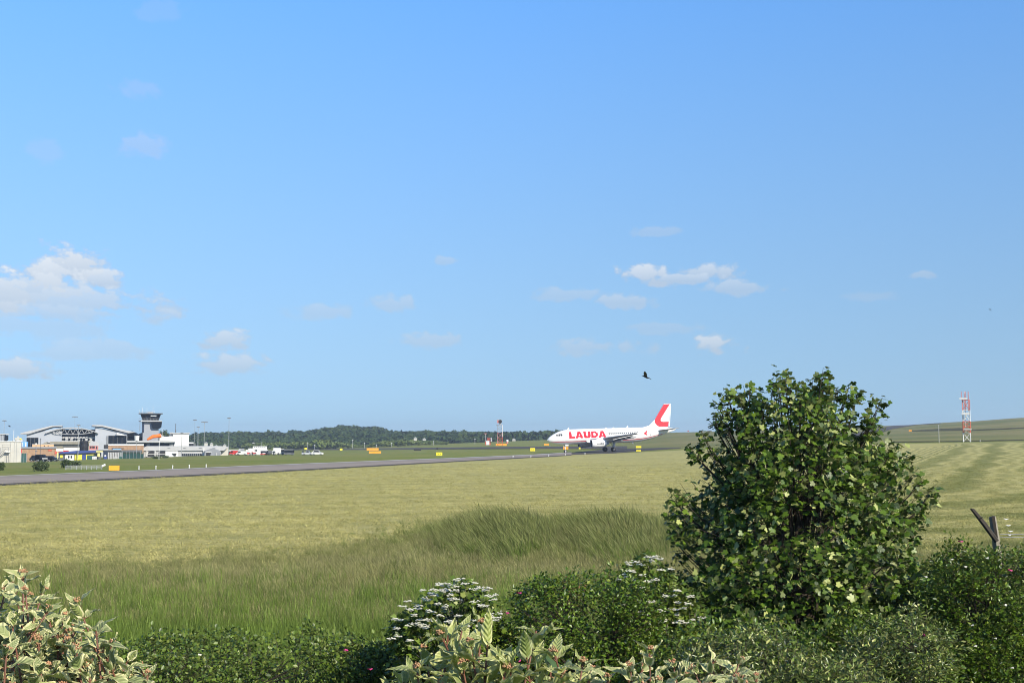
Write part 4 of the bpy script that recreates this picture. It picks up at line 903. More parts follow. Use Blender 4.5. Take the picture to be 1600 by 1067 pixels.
# runway edge lights
EG = 'white lights along the runway edge'
for i, (x, y) in enumerate([(217,733.6),(243.5,732.9),(269.7,732.2),(295.6,731.3),(322,730.3),(801.5,715.4),(829.4,715),(857.3,713.2),(883.6,711.4),(914,710.6)]):
    far_ = i < 5; lab = ['first','second','third','fourth','fifth'][i]+' white edge light from the left on the far grass verge' if far_ else ['leftmost white edge light on the near runway side','white edge light left of the aircraft nose','white edge light right below the nose tip','white edge light hiding the foot of the nose wheel','white edge light below the dark engine'][i-5]
    d = dfor(x, y) if far_ else dfor(x, y)
    q = Thing('edge_light', lab, 'edge light', x, y, d, EG); s_ = 1.0
    MB().cyl((0, 0), .06, -.05, .34, 8).build('stem', M['white'], q.o)
    MB().ball((0, 0, .36), .085 if far_ else .11, 8, (1, 1, 1.2)).build('lens', M['white'], q.o)
    MB().cyl((0, 0), .11, -.02, .03, 8).build('base', M['offwhite'], q.o)
# lattice masts -----------------------------------------------------------
def lattice(q, x0, x1, segs, w_=None, r=.09, slope=0):
    """segs: (ytop, ybottom, material, bays)"""
    for (ya, yb_, mat, bays) in segs:
        b = MB(); W = q.X(x1)-q.X(x0)
        cs = [(q.X(x0), -W/2), (q.X(x1), -W/2), (q.X(x1), W/2), (q.X(x0), W/2)]
        for (cx, cy) in cs: b.bar((cx, cy, q.Z(yb_)), (cx, cy, q.Z(ya)), r)
        for k in range(bays):
            z0 = q.Z(yb_)+(q.Z(ya)-q.Z(yb_))*k/bays; z1 = q.Z(yb_)+(q.Z(ya)-q.Z(yb_))*(k+1)/bays
            for i in range(4):
                a, c_ = cs[i], cs[(i+1) % 4]
                b.bar((*a, z0), (*c_, z1), r*.6); b.bar((*c_, z0), (*a, z1), r*.6); b.bar((*a, z1), (*c_, z1), r*.6)
        b.build('lattice_section', M[mat], q.o)
yb = on_ground(1511, 334)
q = Thing('right_lattice_mast', 'tall red and white lattice mast with white antenna bars at the right', 'lattice mast', 1510.5, yb, 334)
lattice(q, 1505.2, 1516.6, [(676.2, yb, 'white', 1), (658.4, 676.2, 'mastred', 2), (641, 658.4, 'white', 1), (625, 641, 'mastpink', 1)], r=.11)
q.boxes('upper_post', 'mastpink', [(1503.6,1504.6,612,625,-1,-.8),(1514.2,1515.4,612,641,-1,-.8),(1508.2,1508.9,612,641,-.9,-.7),(1510.4,1511.1,612,641,-.9,-.7)])
q.boxes('feeder', 'white', [(1509.2,1510.2,612,676,-.5,-.35),(1506,1506.8,625,660,0,.2),(1514.6,1515.2,626,660,.2,.4)])
for (x0, x1, y0, y1) in ((1501,1513,621.8,624.4),(1503.8,1516,645,648),(1506.2,1518.8,669.4,671.8)): q.box('antenna_bar', 'white' if y0 < 660 else 'cream', x0, x1, y0, y1, -1.9, -1.4)
q = Thing('white_marker_pole', 'thin white pole on the hill between the tree and the red lattice mast', 'pole', 1467.4, on_ground(1467,320), 320); q.pole('pole', 'cream', 1467.3, 663.4, q.y, .09); q.pole('cap', 'darkgrey', 1467.3, 661.4, 663.4, .06)
q = Thing('short_post', 'short white post on the grass right of the red lattice mast', 'post', 1531.4, on_ground(1531,335), 335); q.pole('post', 'white', 1531.4, 687.6, q.y, .09); q.pole('cap', 'offwhite', 1531.4, 687, 687.8, .12)
D = 560; yb = on_ground(781, D)
q = Thing('radar_mast', 'red and white lattice mast with a black disc antenna left of the aircraft', 'lattice mast', 781.5, 695, D)
lattice(q, 777.6, 785.2, [(684, 696, 'mastred', 2), (676, 684, 'mastpink', 1), (664, 676, 'offwhite', 2)], r=.09)
q.box('platform', 'darkgrey', 775.4, 778.5, 664.2, 665.2, -1, 1); q.box('antenna_housing', 'mastpink', 776.8, 780.4, 656.4, 661, -.8, .8)
MB().tube([(q.X(781.6), -.9, q.Z(658.6)), (q.X(781.6), -.5, q.Z(658.6))], .78, 16).build('disc', M['black'], q.o)
q.box('frame', 'offwhite', 780, 783.4, 661, 664, -.4, .4); q.boxes('hood', 'offwhite', [(776.6,783.6,655.6,656.4,-.9,.9)])
q.boxes('side_rail', 'white', [(784.6,785.2,664,682,-1.4,-1.2)])
q = Thing('white_equipment_cabin', 'small white equipment cabin with red sides left of the radar mast', 'cabin', 762, 695, 540)
q.box('body', 'white', 759.6, 764.6, 688.4, 695, 0, 2); q.boxes('red_side', 'mastred', [(758.2,759.6,690,695,.1,1.9),(764.6,766.4,692,695,.1,1.9)]); q.box('roof', 'offwhite', 759.3, 764.9, 688, 688.5, -.1, 2.1)
q = Thing('orange_equipment_shed', 'orange-red equipment shed with a white end behind the small cabin', 'shed', 765, 691.8, 565)
q.box('body', 'mastred', 761, 766.6, 684, 691.8, 0, 2.2); q.box('white_end', 'white', 766.6, 768.8, 683.4, 689.4, .1, 2.1); q.box('roof', 'mastpink', 760.8, 766.8, 683.6, 684, -.1, 2.3)
q = Thing('aerial_pole', 'thin pole with a red tip left of the orange shed', 'pole', 758.6, 692, 555); q.pole('pole', 'offwhite', 758.6, 677.6, 692, .1); q.boxes('tip', 'mastpink', [(756.6,760.6,677,677.8,-.1,.1)])
q = Thing('white_dome', 'small white radome right of the radar mast', 'radome', 792.4, 690.5, 600)
MB().ball((0, 0, .55), .68, 10).build('dome', M['white'], q.o, smooth=True); MB().cyl((0, 0), .5, -.6, .2, 8).build('plinth', M['mastpink'], q.o)
q = Thing('thin_mast', 'thin grey pole at the left foot of the radar mast', 'pole', 777.2, 693, 545); q.pole('pole', 'offwhite', 777.2, 680, 693, .05); q.pole('foot', 'metal', 777.2, 691, 693, .09)
# street lamps and little houses by the wood
LG = 'lamp posts in front of the wooded ridge'
for x, y0, lab in ((480,691.6,'above the silver pickup'),(491.6,695,'right of the small yellow sign'),(551,687.6,'tallest, at the dip in the tree belt'),(569.5,691.8,'right of the dip in the tree belt'),(612,692,'left of the black marker board'),(677.5,689.6,'above the left yellow sign'),(742,686,'halfway to the radar mast'),(588,695,'above the stacked orange boards')):
    q = Thing('lamp_post', 'pale lamp post '+lab, 'lamp post', x, on_ground(x, 810), 810, LG); q.pole('post', 'offwhite', x, y0, q.y, .13); q.boxes('lamp', 'white', [(x-.6,x+.8,y0-.5,y0+.5,-.3,.3)])
HG = 'small pale houses among the far trees'
for x, y0, yb_, lab in ((322,690.2,697,'house with a steep gable left of the next pale gable'),(330.5,691.2,697,'house with a low gable right of the steep one'),(338,695,698.5,'house low by the shed roof'),(351,693.5,698,'gable end right of the shed roof'),(649,682.6,687,'pair of pale walls in the far trees right of the ridge'),(663,684,686.6,'faint pale wall right of the pair in the trees'),(803,684.5,687.4,'pale house just left of the aircraft nose'),(396,691,694,'white gable left of the aerial above the cabins')):
    q = Thing('far_house', 'tiny pale '+lab, 'house', x, yb_, 925, HG)
    q.box('wall', 'cream', x-2.6, x+2.6, y0+1.8, yb_+1.5, 0, 8); q.poly('roof', 'offwhite', [(x-3,y0+1.9),(x,y0),(x+3,y0+1.9)], -.4, 8.4)
q = Thing('skyline_aerial', 'tiny red-topped aerial on the skyline between tail and tree', 'mast', 1075.4, on_ground(1075,960)-.6, 960); q.pole('pole', 'offwhite', 1075.4, 673.4, q.y+.6, .15); q.boxes('head', 'mastred', [(1074.2,1076.6,672.6,673.8,-.4,.4)])
for x0, x1, m_, lab in ((1093,1098,'brick','left brown'),(1099,1104,'offwhite','middle pale'),(1105,1112,'brick','right brown')):
    q = Thing('skyline_shed', 'tiny '+lab+' shed on the skyline beside the sycamore', 'shed', (x0+x1)/2, on_ground(1101,980), 980, 'tiny sheds on the skyline')
    q.box('wall', m_, x0, x1, 673.2, q.y+1, 0, 4); q.box('roof', 'midgrey', x0-.2, x1+.2, 672.7, 673.2, -.3, 4.3)

# ---------------------------------------------------------------- aircraft
W0 = P(883.5, 708.3, 351); W0.z = gz(W0.x, W0.y)+.06
pl = empty('airliner', W0, 'white twin-engine airliner with red lettering and red tail mark taxiing left', 'aircraft')
THA, PIT = R(14.6), R(1.75)
pl.rotation_euler = (Matrix.Rotation(THA, 3, 'Z') @ Matrix.Rotation(-PIT, 3, 'Y')).to_euler()
AX = 5.07; ZC = 4.34
prof = [(0,.06,-.72),(.12,.30,-.70),(.4,.58,-.66),(.9,.90,-.58),(1.6,1.20,-.46),(2.4,1.47,-.33),(3.2,1.70,-.20),(4.2,1.88,-.10),(5.4,2.01,-.03),(6.8,2.07,0),(10,2.07,0),(16,2.07,0),(22,2.07,0),(24.5,2.06,.01),(27,1.93,.10),(29.5,1.66,.30),(32,1.28,.58),(34.5,.84,.88),(36.5,.46,1.10),(37.4,.24,1.18),(37.57,.1,1.2)]
pxs = [p[0] for p in prof]
def fus(x): return float(np.interp(x, pxs, [p[1] for p in prof])), float(np.interp(x, pxs, [p[2] for p in prof]))
NSEG = 40; vs = []; fs = []; xs_ = np.concatenate([np.linspace(0, 1, 6)**2*1.6, np.linspace(1.9, 6.8, 14), np.linspace(8, 24, 9), np.linspace(25, 37.57, 16)])
for x in xs_:
    r_, zc = fus(x)
    for k in range(NSEG):
        a = math.tau*k/NSEG; vs.append((x-AX, r_*.954*math.cos(a), ZC+zc+r_*math.sin(a)))
for i in range(len(xs_)-1):
    for k in range(NSEG): fs.append((i*NSEG+k, (i+1)*NSEG+k, (i+1)*NSEG+(k+1) % NSEG, i*NSEG+(k+1) % NSEG))
fs += [tuple(range(NSEG-1, -1, -1)), tuple((len(xs_)-1)*NSEG+k for k in range(NSEG))]
body = MB().add(vs, fs).build('fuselage', M['jetwhite'], pl, smooth=True)
def side(x, z, off=.02, s=-1):         # point on the fuselage skin at height z (relative to the axis line)
    r_, zc = fus(x); q = max(-.99, min(.99, (z-zc)/r_)); return (x-AX, s*(r_*.954*math.sqrt(1-q*q)+off), ZC+z)
def inpoly(px, py, poly):
    c_ = np.zeros(px.shape, bool); n = len(poly)
    for i in range(n):
        x0, y0 = poly[i]; x1, y1 = poly[(i+1) % n]
        if y0 == y1: continue
        k = ((y0 > py) != (y1 > py)) & (px < (x1-x0)*(py-y0)/(y1-y0)+x0); c_ ^= k
    return c_
def decal(name, mat, polys, holes, x0, x1, z0, z1, cell, fn, parent):
    nx = int((x1-x0)/cell)+1; nz_ = int((z1-z0)/cell)+1
    gx = x0+(np.arange(nx)+.5)*cell; gzz = z0+(np.arange(nz_)+.5)*cell; A, B = np.meshgrid(gx, gzz)
    ins = np.zeros(A.shape, bool)
    for p in polys: ins |= inpoly(A, B, p)
    for p in holes: ins &= ~inpoly(A, B, p)
    b = MB(); h = cell/2
    for (j, i) in zip(*np.nonzero(ins)):
        a, c_ = A[j, i], B[j, i]; b.add([fn(a-h, c_-h), fn(a+h, c_-h), fn(a+h, c_+h), fn(a-h, c_+h)], [(0, 1, 2, 3)])
    return b.build(name, M[mat], parent)
LET = {'L': (.82, [[(0,1),(.36,1),(.36,.30),(.82,.30),(.82,0),(0,0)]], []),
 'A': (1.12, [[(0,0),(.36,1),(.76,1),(1.12,0),(.76,0),(.69,.17),(.43,.17),(.36,0)]], [[(.47,.38),(.65,.38),(.56,.68)]]),
 'U': (1.0, [[(0,1),(.36,1),(.36,.38),(.43,.30),(.57,.30),(.64,.38),(.64,1),(1.0,1),(1.0,.22),(.78,0),(.22,0),(0,.22)]], []),
 'D': (1.0, [[(0,0),(0,1),(.62,1),(1.0,.70),(1.0,.30),(.62,0)]], [[(.36,.28),(.36,.72),(.52,.72),(.64,.60),(.64,.40),(.52,.28)]])}
def word(name, mat, x0, x1, z0, z1, cell, fn, parent):
    tw = sum(LET[c_][0] for c_ in 'LAUDA')+.06*4; sx_ = (x1-x0)/tw; H_ = z1-z0; P_ = []; Ho = []; cx = x0
    for c_ in 'LAUDA':
        w_, ps, hs = LET[c_]
        P_ += [[(cx+a*sx_, z0+b_*H_) for a, b_ in p] for p in ps]; Ho += [[(cx+a*sx_, z0+b_*H_) for a, b_ in p] for p in hs]
        cx += (w_+.06)*sx_
    return decal(name, mat, P_, Ho, x0, x1, z0, z1, cell, fn, parent)
word('lettering', 'jetred', 5.7, 16.35, -.42, 1.40, .075, lambda a, b_: side(a, b_, .02), pl)
word('lettering', 'jetred', 5.7, 16.35, -.42, 1.40, .075, lambda a, b_: (lambda p: (p[0], p[1], p[2]))(side(22.05-a, b_, .02, 1)), pl)
b = MB()
for s_ in (-1, 1):
    pts_ = np.linspace(.9, 33.5, 90)
    for i in range(89):
        q4 = []
        for (x, ang) in ((pts_[i], -42), (pts_[i+1], -42), (pts_[i+1], -35), (pts_[i], -35)):
            r_, zc = fus(x); a = R(ang); q4.append((x-AX, s_*((r_*.954)*math.cos(a)+.018), ZC+zc+r_*math.sin(a)))
        b.add(q4 if s_ < 0 else q4[::-1], [(0, 1, 2, 3)])
b.build('red_stripe', M['jetred'], pl)
for i in range(24):
    x = 17.2+i*.533*1.05
    if x < 26.6: 
        b = MB(); 
        for s_ in (-1, 1): b.add([side(x-.17, .36, .03, s_), side(x+.17, .36, .03, s_), side(x+.17, .84, .03, s_), side(x-.17, .84, .03, s_)], [(0, 1, 2, 3)])
        b.build('window', M['pane'], pl)
for pp in ([(2.0,.42),(2.62,.30),(2.72,.82),(2.42,.72)],[(2.78,.28),(3.3,.28),(3.25,.92),(2.9,.86)],[(3.42,.28),(3.98,.36),(3.72,.92),(3.38,.94)]):
    for s_ in (-1, 1): decal('cockpit_window', 'pane', [pp], [], 1.9, 4.1, .2, 1.0, .05, lambda a, b_, s_=s_: side(a, b_, .02, s_) if s_ < 0 else side(a, b_, .02, 1), pl)
for xd in (4.55, 30.6):
    b = MB()
    for (a0, a1, c0, c1) in ((0,.9,-1.0,-.96),(0,.04,-1,.85),(.86,.9,-1,.85),(0,.9,.81,.85)):
        b.add([side(xd+a0, c0, .02), side(xd+a1, c0, .02), side(xd+a1, c1, .02), side(xd+a0, c1, .02)], [(0, 1, 2, 3)])
    b.build('door_outline', M['jetgrey'], pl)
# small red bird mark aft and registration dashes
decal('red_emblem', 'jetred', [[(27.1,.25),(27.7,.62),(28.1,.95),(28.5,1.15),(28.35,.6),(28.15,.35),(28.45,-.25),(28.0,-.1),(27.6,.1)]], [], 27, 28.7, -.4, 1.3, .08, lambda a, b_: side(a, b_, .02), pl)
decal('registration', 'jetgrey', [[(29.2,.9),(29.6,.9),(29.6,1.2),(29.2,1.2)],[(29.2,-.2),(29.6,-.2),(29.6,.1),(29.2,.1)]], [], 29, 29.8, -.3, 1.3, .1, lambda a, b_: side(a, b_, .02), pl)
for x, h in ((6.0,.5),(16.8,.2),(19,.22),(23.1,.5),(30.0,.3)):
    r_, zc = fus(x); z = ZC+zc+r_-.04; MB().prism([(x-AX-.22, z), (x-AX+.12, z+h+.04), (x-AX+.3, z+h+.04), (x-AX+.35, z)], -.05, .05).build('aerial_blade', M['jetwhite'], pl)
for x in (24.5, ): MB().prism([(x-AX-.2, ZC-2.02), (x-AX+.1, ZC-2.45), (x-AX+.3, ZC-2.45), (x-AX+.35, ZC-2.02)], -.05, .05).build('aerial_blade', M['jetwhite'], pl)
# fin with mark
fin = [(27.6,1.95),(29.6,2.45),(31.2,3.9),(34.2,8.35),(36.25,8.35),(35.2,1.6),(31,1.6)]
def slab(poly, t_): return MB().prism([(a-AX, ZC+b_) for a, b_ in poly], -t_, t_)
fo = slab(fin, .15).build('fin', M['jetwhite'], pl)
arcp = [(31.35,4.1),(31.3,3.5),(31.5,2.9),(31.95,2.4),(32.6,2.05)]
mark = [(34.15,8.25),(36.0,8.3),(33.2,4.35),(33.05,3.85),(33.35,3.5),(33.8,3.38),(35.45,3.38),(35.2,2.0)]+arcp[::-1]
slab(mark, .17).build('tail_mark', M['jettail'], fo)
slab([(35.55,2.1),(36.2,8.2),(36.35,8.2),(35.75,2.1)], .11).build('rudder_edge', M['jetwhite'], fo)
# lifting surfaces
def wingmesh(secs, s_, mat, name, parent):
    """secs: (y, xle, xte, z, thick)"""
    b = MB(); pr = [(0, 0), (.04, .35), (.25, .58), (.6, .42), (1, 0), (.6, -.25), (.25, -.40), (.04, -.22)]; n = len(pr); vs = []; fs = []
    for (y, a, c_, z, th) in secs:
        for (p, q) in pr: vs.append((a+(c_-a)*p-AX, s_*y, ZC+z+q*th))
    for i in range(len(secs)-1):
        for k in range(n):
            f = (i*n+k, i*n+(k+1) % n, (i+1)*n+(k+1) % n, (i+1)*n+k); fs.append(f if s_ < 0 else f[::-1])
    fs += [tuple(range(n)), tuple(range((len(secs)-1)*n, len(secs)*n))]
    return b.add(vs, fs).build(name, M[mat], parent, smooth=False)
for s_ in (-1, 1):
    wg = wingmesh([(1.2,11.3,18.4,-1.15,.95),(6.3,14.2,18.6,-.62,.62),(16.6,19.6,21.3,.45,.24)], s_, 'jetgrey', 'wing', pl)
    wingmesh([(2.2,17.7,19.2,-1.55,.28),(6.2,17.9,19.3,-1.0,.26)], s_, 'darkgrey', 'flap', wg)
    wingmesh([(6.5,18.0,19.3,-.98,.26),(12.5,19.5,20.6,-.25,.2)], s_, 'darkgrey', 'flap', wg)
    for y, x, z in ((6.2,16.7,-1.2),(9.0,17.4,-.85),(11.8,18.2,-.52)):
        MB().tube([(x-AX, s_*y, ZC+z), (x+.9-AX, s_*y, ZC+z-.18), (x+2.4-AX, s_*y, ZC+z-.15), (x+3.3-AX, s_*y, ZC+z+.12)], [.06, .2, .18, .04], 8).build('flap_fairing', M['midgrey'], wg, smooth=True)
    MB().prism([(19.9-AX, ZC+.45), (20.8-AX, ZC+1.25), (21.5-AX, ZC+1.25), (21.3-AX, ZC+.4), (21.5-AX, ZC-.15), (20.6-AX, ZC-.15)], s_*16.65-.04, s_*16.65+.04).build('wingtip_fence', M['jetred' if 0 else 'jetwhite'], wg)
    wingmesh([(.3,31.2,35.0,.95,.34),(6.2,34.9,36.3,1.50,.14)], s_, 'jetgrey', 'tailplane', pl)
    # engine
    ey, ez = s_*5.75, ZC-1.98
    nac = MB().tube([(x-AX, ey, ez) for x in (10.75, 10.95, 11.5, 12.8, 14.0, 14.9)], [.93, 1.03, 1.12, 1.12, .98, .72], 24, cap=False)
    no_ = nac.build('engine', M['jetwhite'], pl, smooth=True)
    MB().tube([(10.76-AX, ey, ez), (10.95-AX, ey, ez), (11.6-AX, ey, ez)], [.92, .84, .80], 24, cap=False).build('inlet_duct', M['darkgrey'], no_, smooth=True)
    MB().tube([(11.55-AX, ey, ez), (11.6-AX, ey, ez)], [.8, .8], 24).build('fan', M['black'], no_)
    MB().tube([(11.2-AX, ey, ez), (11.55-AX, ey, ez)], [.03, .25], 12).build('spinner', M['midgrey'], no_)
    MB().tube([(14.4-AX, ey, ez), (15.1-AX, ey, ez), (15.7-AX, ey, ez)], [.62, .5, .33], 16).build('exhaust', M['jetgrey'], no_, smooth=True)
    MB().prism([(11.8-AX, ez+1.0), (13-AX, ez+1.5), (15.6-AX, ez+1.55), (16.6-AX, ez+1.1), (14.8-AX, ez+.5)], ey-.16, ey+.16).build('pylon', M['jetwhite'], no_)
    sf = lambda a, b_, ey=ey, ez=ez, s_=s_: (a-AX, ey+s_*(math.sqrt(max(0, 1.13**2-b_**2))+.015), ez+b_)
    word('engine_lettering', 'darkgrey', 11.95, 14.0, -.2, .18, .035, sf if s_ < 0 else (lambda a, b_, f=sf: f(26.1-a, b_)), no_)
    # main gear
    g_ = MB().tube([(17.7-AX, s_*3.6, .5), (17.7-AX, s_*3.3, ZC-1.3)], .13, 8); g_.bar((17.7-AX, s_*3.6, 1.1), (17.0-AX, s_*2.9, ZC-1.6), .07)
    g0 = g_.build('main_gear', M['jetgrey'], pl)
    for dy in (-.42, .42):
        wl = MB().tube([(17.7-AX, s_*3.6+dy-.19, .60), (17.7-AX, s_*3.6+dy-.14, .60), (17.7-AX, s_*3.6+dy+.14, .60), (17.7-AX, s_*3.6+dy+.19, .60)], [.5,.6,.6,.5], 20).build('wheel', M['black'], g0)
        MB().tube([(17.7-AX, s_*3.6+dy-.2, .60), (17.7-AX, s_*3.6+dy+.2, .60)], .22, 10).build('hub', M['darkgrey'], g0)
    MB().box(17.3-AX, 18.1-AX, s_*4.15-.03, s_*4.15+.03, 1.3, ZC-1.6).build('gear_door', M['jetgrey'], pl)
wingmesh([(-1.75,10.6,19.6,-1.35,1.25),(1.75,10.6,19.6,-1.35,1.25)], 1, 'jetwhite', 'belly_fairing', pl)
g_ = MB().tube([(0, 0, .4), (.1, 0, ZC-1.7)], .11, 8); g_.bar((0, 0, 1.1), (-.9, 0, ZC-1.7), .06); g0 = g_.build('nose_gear', M['white'], pl)
for dy in (-.25, .25):
    MB().tube([(0, dy-.1, .40), (0, dy-.07, .40), (0, dy+.07, .40), (0, dy+.1, .40)], [.34,.4,.4,.34], 16).build('wheel', M['black'], g0)
    MB().tube([(0, dy-.115, .40), (0, dy+.115, .40)], .17, 10).build('hub', M['white'], g0)
for dy in (-.45, .45): MB().box(-.1, .8, dy-.03, dy+.03, 1.9, ZC-1.75).build('gear_door', M['jetwhite'], pl)
MB().box(-.12, .1, -.16, .16, 1.35, 1.55).build('taxi_light', M['white'], pl)
# ---------------------------------------------------------------- foreground plants
def norm(a): return a/np.maximum(np.linalg.norm(a, axis=-1, keepdims=True), 1e-9)
def frames(dirs, nrm):
    """x = leaf direction, z = leaf normal"""
    x = norm(dirs); z = norm(nrm-(nrm*x).sum(-1, keepdims=True)*x); y = np.cross(z, x); return np.stack([x, y, z], -1)
def leaves(name, tv, tf, pos, Rm, sc, mat, parent=None, edge=None, smooth=False):
    n, k = len(pos), len(tv)
    V_ = (np.einsum('nij,kj->nki', Rm, tv)*sc[:, None, None]+pos[:, None, :]).reshape(-1, 3)
    F_ = (tf[None]+(np.arange(n)*k)[:, None, None]).reshape(-1, tf.shape[1])
    at = {'var': np.repeat(rng.random(n), k)}
    if edge is not None:
        at['edge'] = np.tile(edge, n); at['vein'] = np.tile(tv[:, 0]-np.abs(tv[:, 1])*1.1, n)
    return arrays_obj(name, V_, F_, mat, parent, at, smooth)
def lf_simple(w_, fold=.12, droop=.15):       # pointed oval leaf, folded on its midrib
    pr = [(0, 0), (.28, 1), (.62, .82), (1, 0)]; v = []; 
    for (t, q) in pr: 
        z = -droop*t*t
        if q == 0: v.append((t, 0, z))
        else: v += [(t, -w_*q, z+fold*q*w_*2), (t, 0, z), (t, w_*q, z+fold*q*w_*2)]
    f = [(0,1,2),(0,2,3),(1,4,5),(1,5,2),(2,5,6),(2,6,3),(4,7,5),(5,7,6)]
    return np.array(v, float), np.array(f)
def lf_rhomb(w_, fold=.1): return np.array([(0,0,0),(.5,-w_,fold),(1,0,-.08),(.5,w_,fold)], float), np.array([(0,1,2),(0,2,3)])
def lf_lobed(lobes, droop=.25):
    pts = [(0, 0)]; v = [(0.12, 0, 0)]+[(x, y, -droop*(x*x*.6+abs(y)*.5)+(.05 if i % 2 else -.02)) for i, (x, y) in enumerate(lobes)]
    n = len(lobes); f = [(0, 1+i, 1+(i+1) % n) for i in range(n)]; return np.array(v, float), np.array(f)
SYC = [(0,0),(-.12,-.22),(.0,-.50),(.16,-.40),(.26,-.62),(.52,-.56),(.52,-.36),(.62,-.24),(.82,-.26),(1.0,0),(.82,.26),(.62,.24),(.52,.36),(.52,.56),(.26,.62),(.16,.40),(.0,.50),(-.12,.22)]
GUE = [(0,0),(.05,-.3),(.5,-.55),(.5,-.25),(1,0),(.5,.25),(.5,.55),(.05,.3)]
L_syc = lf_lobed(SYC); L_gue = lf_lobed(GUE, .2); L_ros = lf_rhomb(.30); L_bra = lf_rhomb(.38, .14); L_pri = lf_simple(.17, .25, .1)
def interp_prof(rows, y): ys = [r[0] for r in rows]; return np.interp(y, ys, [r[1] for r in rows]), np.interp(y, ys, [r[2] for r in rows])
def volume(rows, d, n, dr=.5, shell=.55, dmax=.6):
    """random points in a plant whose outline rows are (y, xleft, xright); dr = depth / width"""
    y0, y1 = rows[0][0], rows[-1][0]; out = []; k = d/F
    wts = np.array([np.subtract(*interp_prof(rows, y)[::-1]) for y in np.linspace(y0, y1, 60)]); wts = np.maximum(wts, 1)
    yy = rng.choice(np.linspace(y0, y1, 60), n, p=wts/wts.sum())+rng.uniform(-.5, .5, n)*(y1-y0)/59
    l_, r_ = interp_prof(rows, yy); a = rng.uniform(0, math.tau, n); q = shell+(1-shell)*np.sqrt(rng.random(n)); q = np.where(rng.random(n) < .25, np.sqrt(rng.random(n)), q)
    c_ = (l_+r_)/2; h = (r_-l_)/2; dep = np.minimum(h*k*dr*2, dmax)
    return np.stack([(c_+h*q*np.cos(a)-800)*k, d+dep*q*np.sin(a), np.full(n, 0.)+[P(0, y, d).z for y in yy]], 1), np.stack([q*np.cos(a), q*np.sin(a), (y0-yy)/(y1-y0)+.5], 1)
def holes(t, d, fr=.32, sc=4.2):
    """thin the shoots where a lumpy 3-D wave pattern is low, so the plant has clumps and dark gaps"""
    x, y, z = t[:, 0]*sc, t[:, 1]*sc, t[:, 2]*sc
    f = np.sin(x*1.9+d+1.3*np.sin(z*1.7))+np.sin(z*2.3+1.1*np.sin(y*2.1+x))+np.sin(y*1.7+x*1.1+d*2)+.6*np.sin(x*4.3+z*3.7)
    return f > np.quantile(f, fr)-rng.random(len(t))*.35
def shoots(tips, out, m, ln, spread=.9, droop=0):
    """m leaf positions and directions along the last ln metres of each shoot"""
    n = len(tips); ax = norm(out*np.array([.6, .6, .5])+np.array([0, 0, .75])+rng.normal(0, .28, (n, 3)))
    t = rng.random((n, m)); p = tips[:, None]-ax[:, None]*(t*ln)[..., None]
    side_ = norm(np.cross(ax[:, None], rng.normal(0, 1, (n, m, 3)))); dr = norm(side_*spread+ax[:, None]*.45+rng.normal(0, .2, (n, m, 3))-np.array([0, 0, droop]))
    p = p+dr*rng.uniform(.02, .09, (n, m, 1)); return p.reshape(-1, 3), dr.reshape(-1, 3), ax
def plant(name, label, cat, x, d, group=None):
    X_ = (x-800)/F*d; return empty(name, (X_, d, gz(X_, d)), label, cat, group)
def local(o, pts): return pts-np.array(o.location)
def stems(o, tips, mat, r0=.014, name='stem', n_main=7, root_spread=.15, each=True, rt=.002):
    b = MB(); tl = local(o, tips); mains = []
    order = rng.permutation(len(tl))[:n_main]
    for i in order:
        t_ = tl[i]*np.array([.75, .75, .8]); s0 = Vector((rng.normal(0, root_spread), rng.normal(0, root_spread), -.1)); m_ = s0.lerp(Vector(t_), .5)+Vector((rng.normal(0, .05), rng.normal(0, .05), .05))
        b.tube([s0, m_, Vector(t_)], [r0, r0*.75, r0*.4], 6); mains += [s0.lerp(m_, .6), m_, m_.lerp(Vector(t_), .5), Vector(t_)]
    if each and mains:
        mm = np.array([list(m) for m in mains])
        for t_ in tl:
            dd_ = np.linalg.norm((mm-t_), axis=1)+np.where(mm[:, 2] > t_[2]-.08, 9, 0); j = int(np.argmin(dd_)); a = Vector(mm[j]); c_ = Vector(t_)
            md = a.lerp(c_, .6)+Vector((0, 0, -.04*(a-c_).length)); b.tube([a, md, c_], [r0*.32, r0*.25, rt], 4, cap=False)
    return b.build(name, M[mat], o, smooth=True)

# sycamore -----------------------------------------------------------------
TR = [(606,1195,1310),(616,1150,1345),(628,1128,1362),(645,1114,1374),(665,1112,1382),(690,1094,1396),(715,1080,1428),(735,1076,1440),(760,1052,1448),(800,1050,1444),(835,1058,1430),(865,1064,1400),(900,1060,1405),(940,1062,1400),(990,1070,1395),(1060,1090,1380)]
o = plant('sycamore_tree', 'bushy young sycamore with dark lobed leaves rising above the hedge', 'tree', 1245, 13)
TR = [(y_+8, a_+(16 if y_ < 830 else 0), b_-(16 if y_ < 830 else 0)) for y_, a_, b_ in TR]
tips, out = volume(TR, 13, 2100, .48, .45, 1.3)
ext = np.array([P(x, y, 13+dd_) for x, y, dd_ in ((1225,577,0),(1218,584,.1),(1232,590,-.1),(1284,581,-.1),(1290,592,0),(1130,608,-.1),(1165,602,0),(1128,612,.1),(1377,622,0),(1372,650,.1),(1325,600,0),(1458,765,0),(1462,757,-.1),(1450,770,.1),(1053,768,-.1),(1060,790,-.2),(1048,800,0),(1082,690,0),(1086,700,.1),(1425,712,0),(1436,730,0),(1412,700,.1),(1350,606,0),(1252,598,0))])
an_ = np.arctan2(tips[:,1]-13, tips[:,0]-2.9); lump = 1+.06*np.sin(an_*3+tips[:,2]*4.1)+.08*np.sin(tips[:,2]*9.7+an_*2)-.02
tips[:,0] = 2.9+(tips[:,0]-2.9)*lump; tips[:,2] += .05*np.sin(tips[:,0]*11)
tips[:,1] -= np.clip(2.7-tips[:,2], 0, 1)*.75
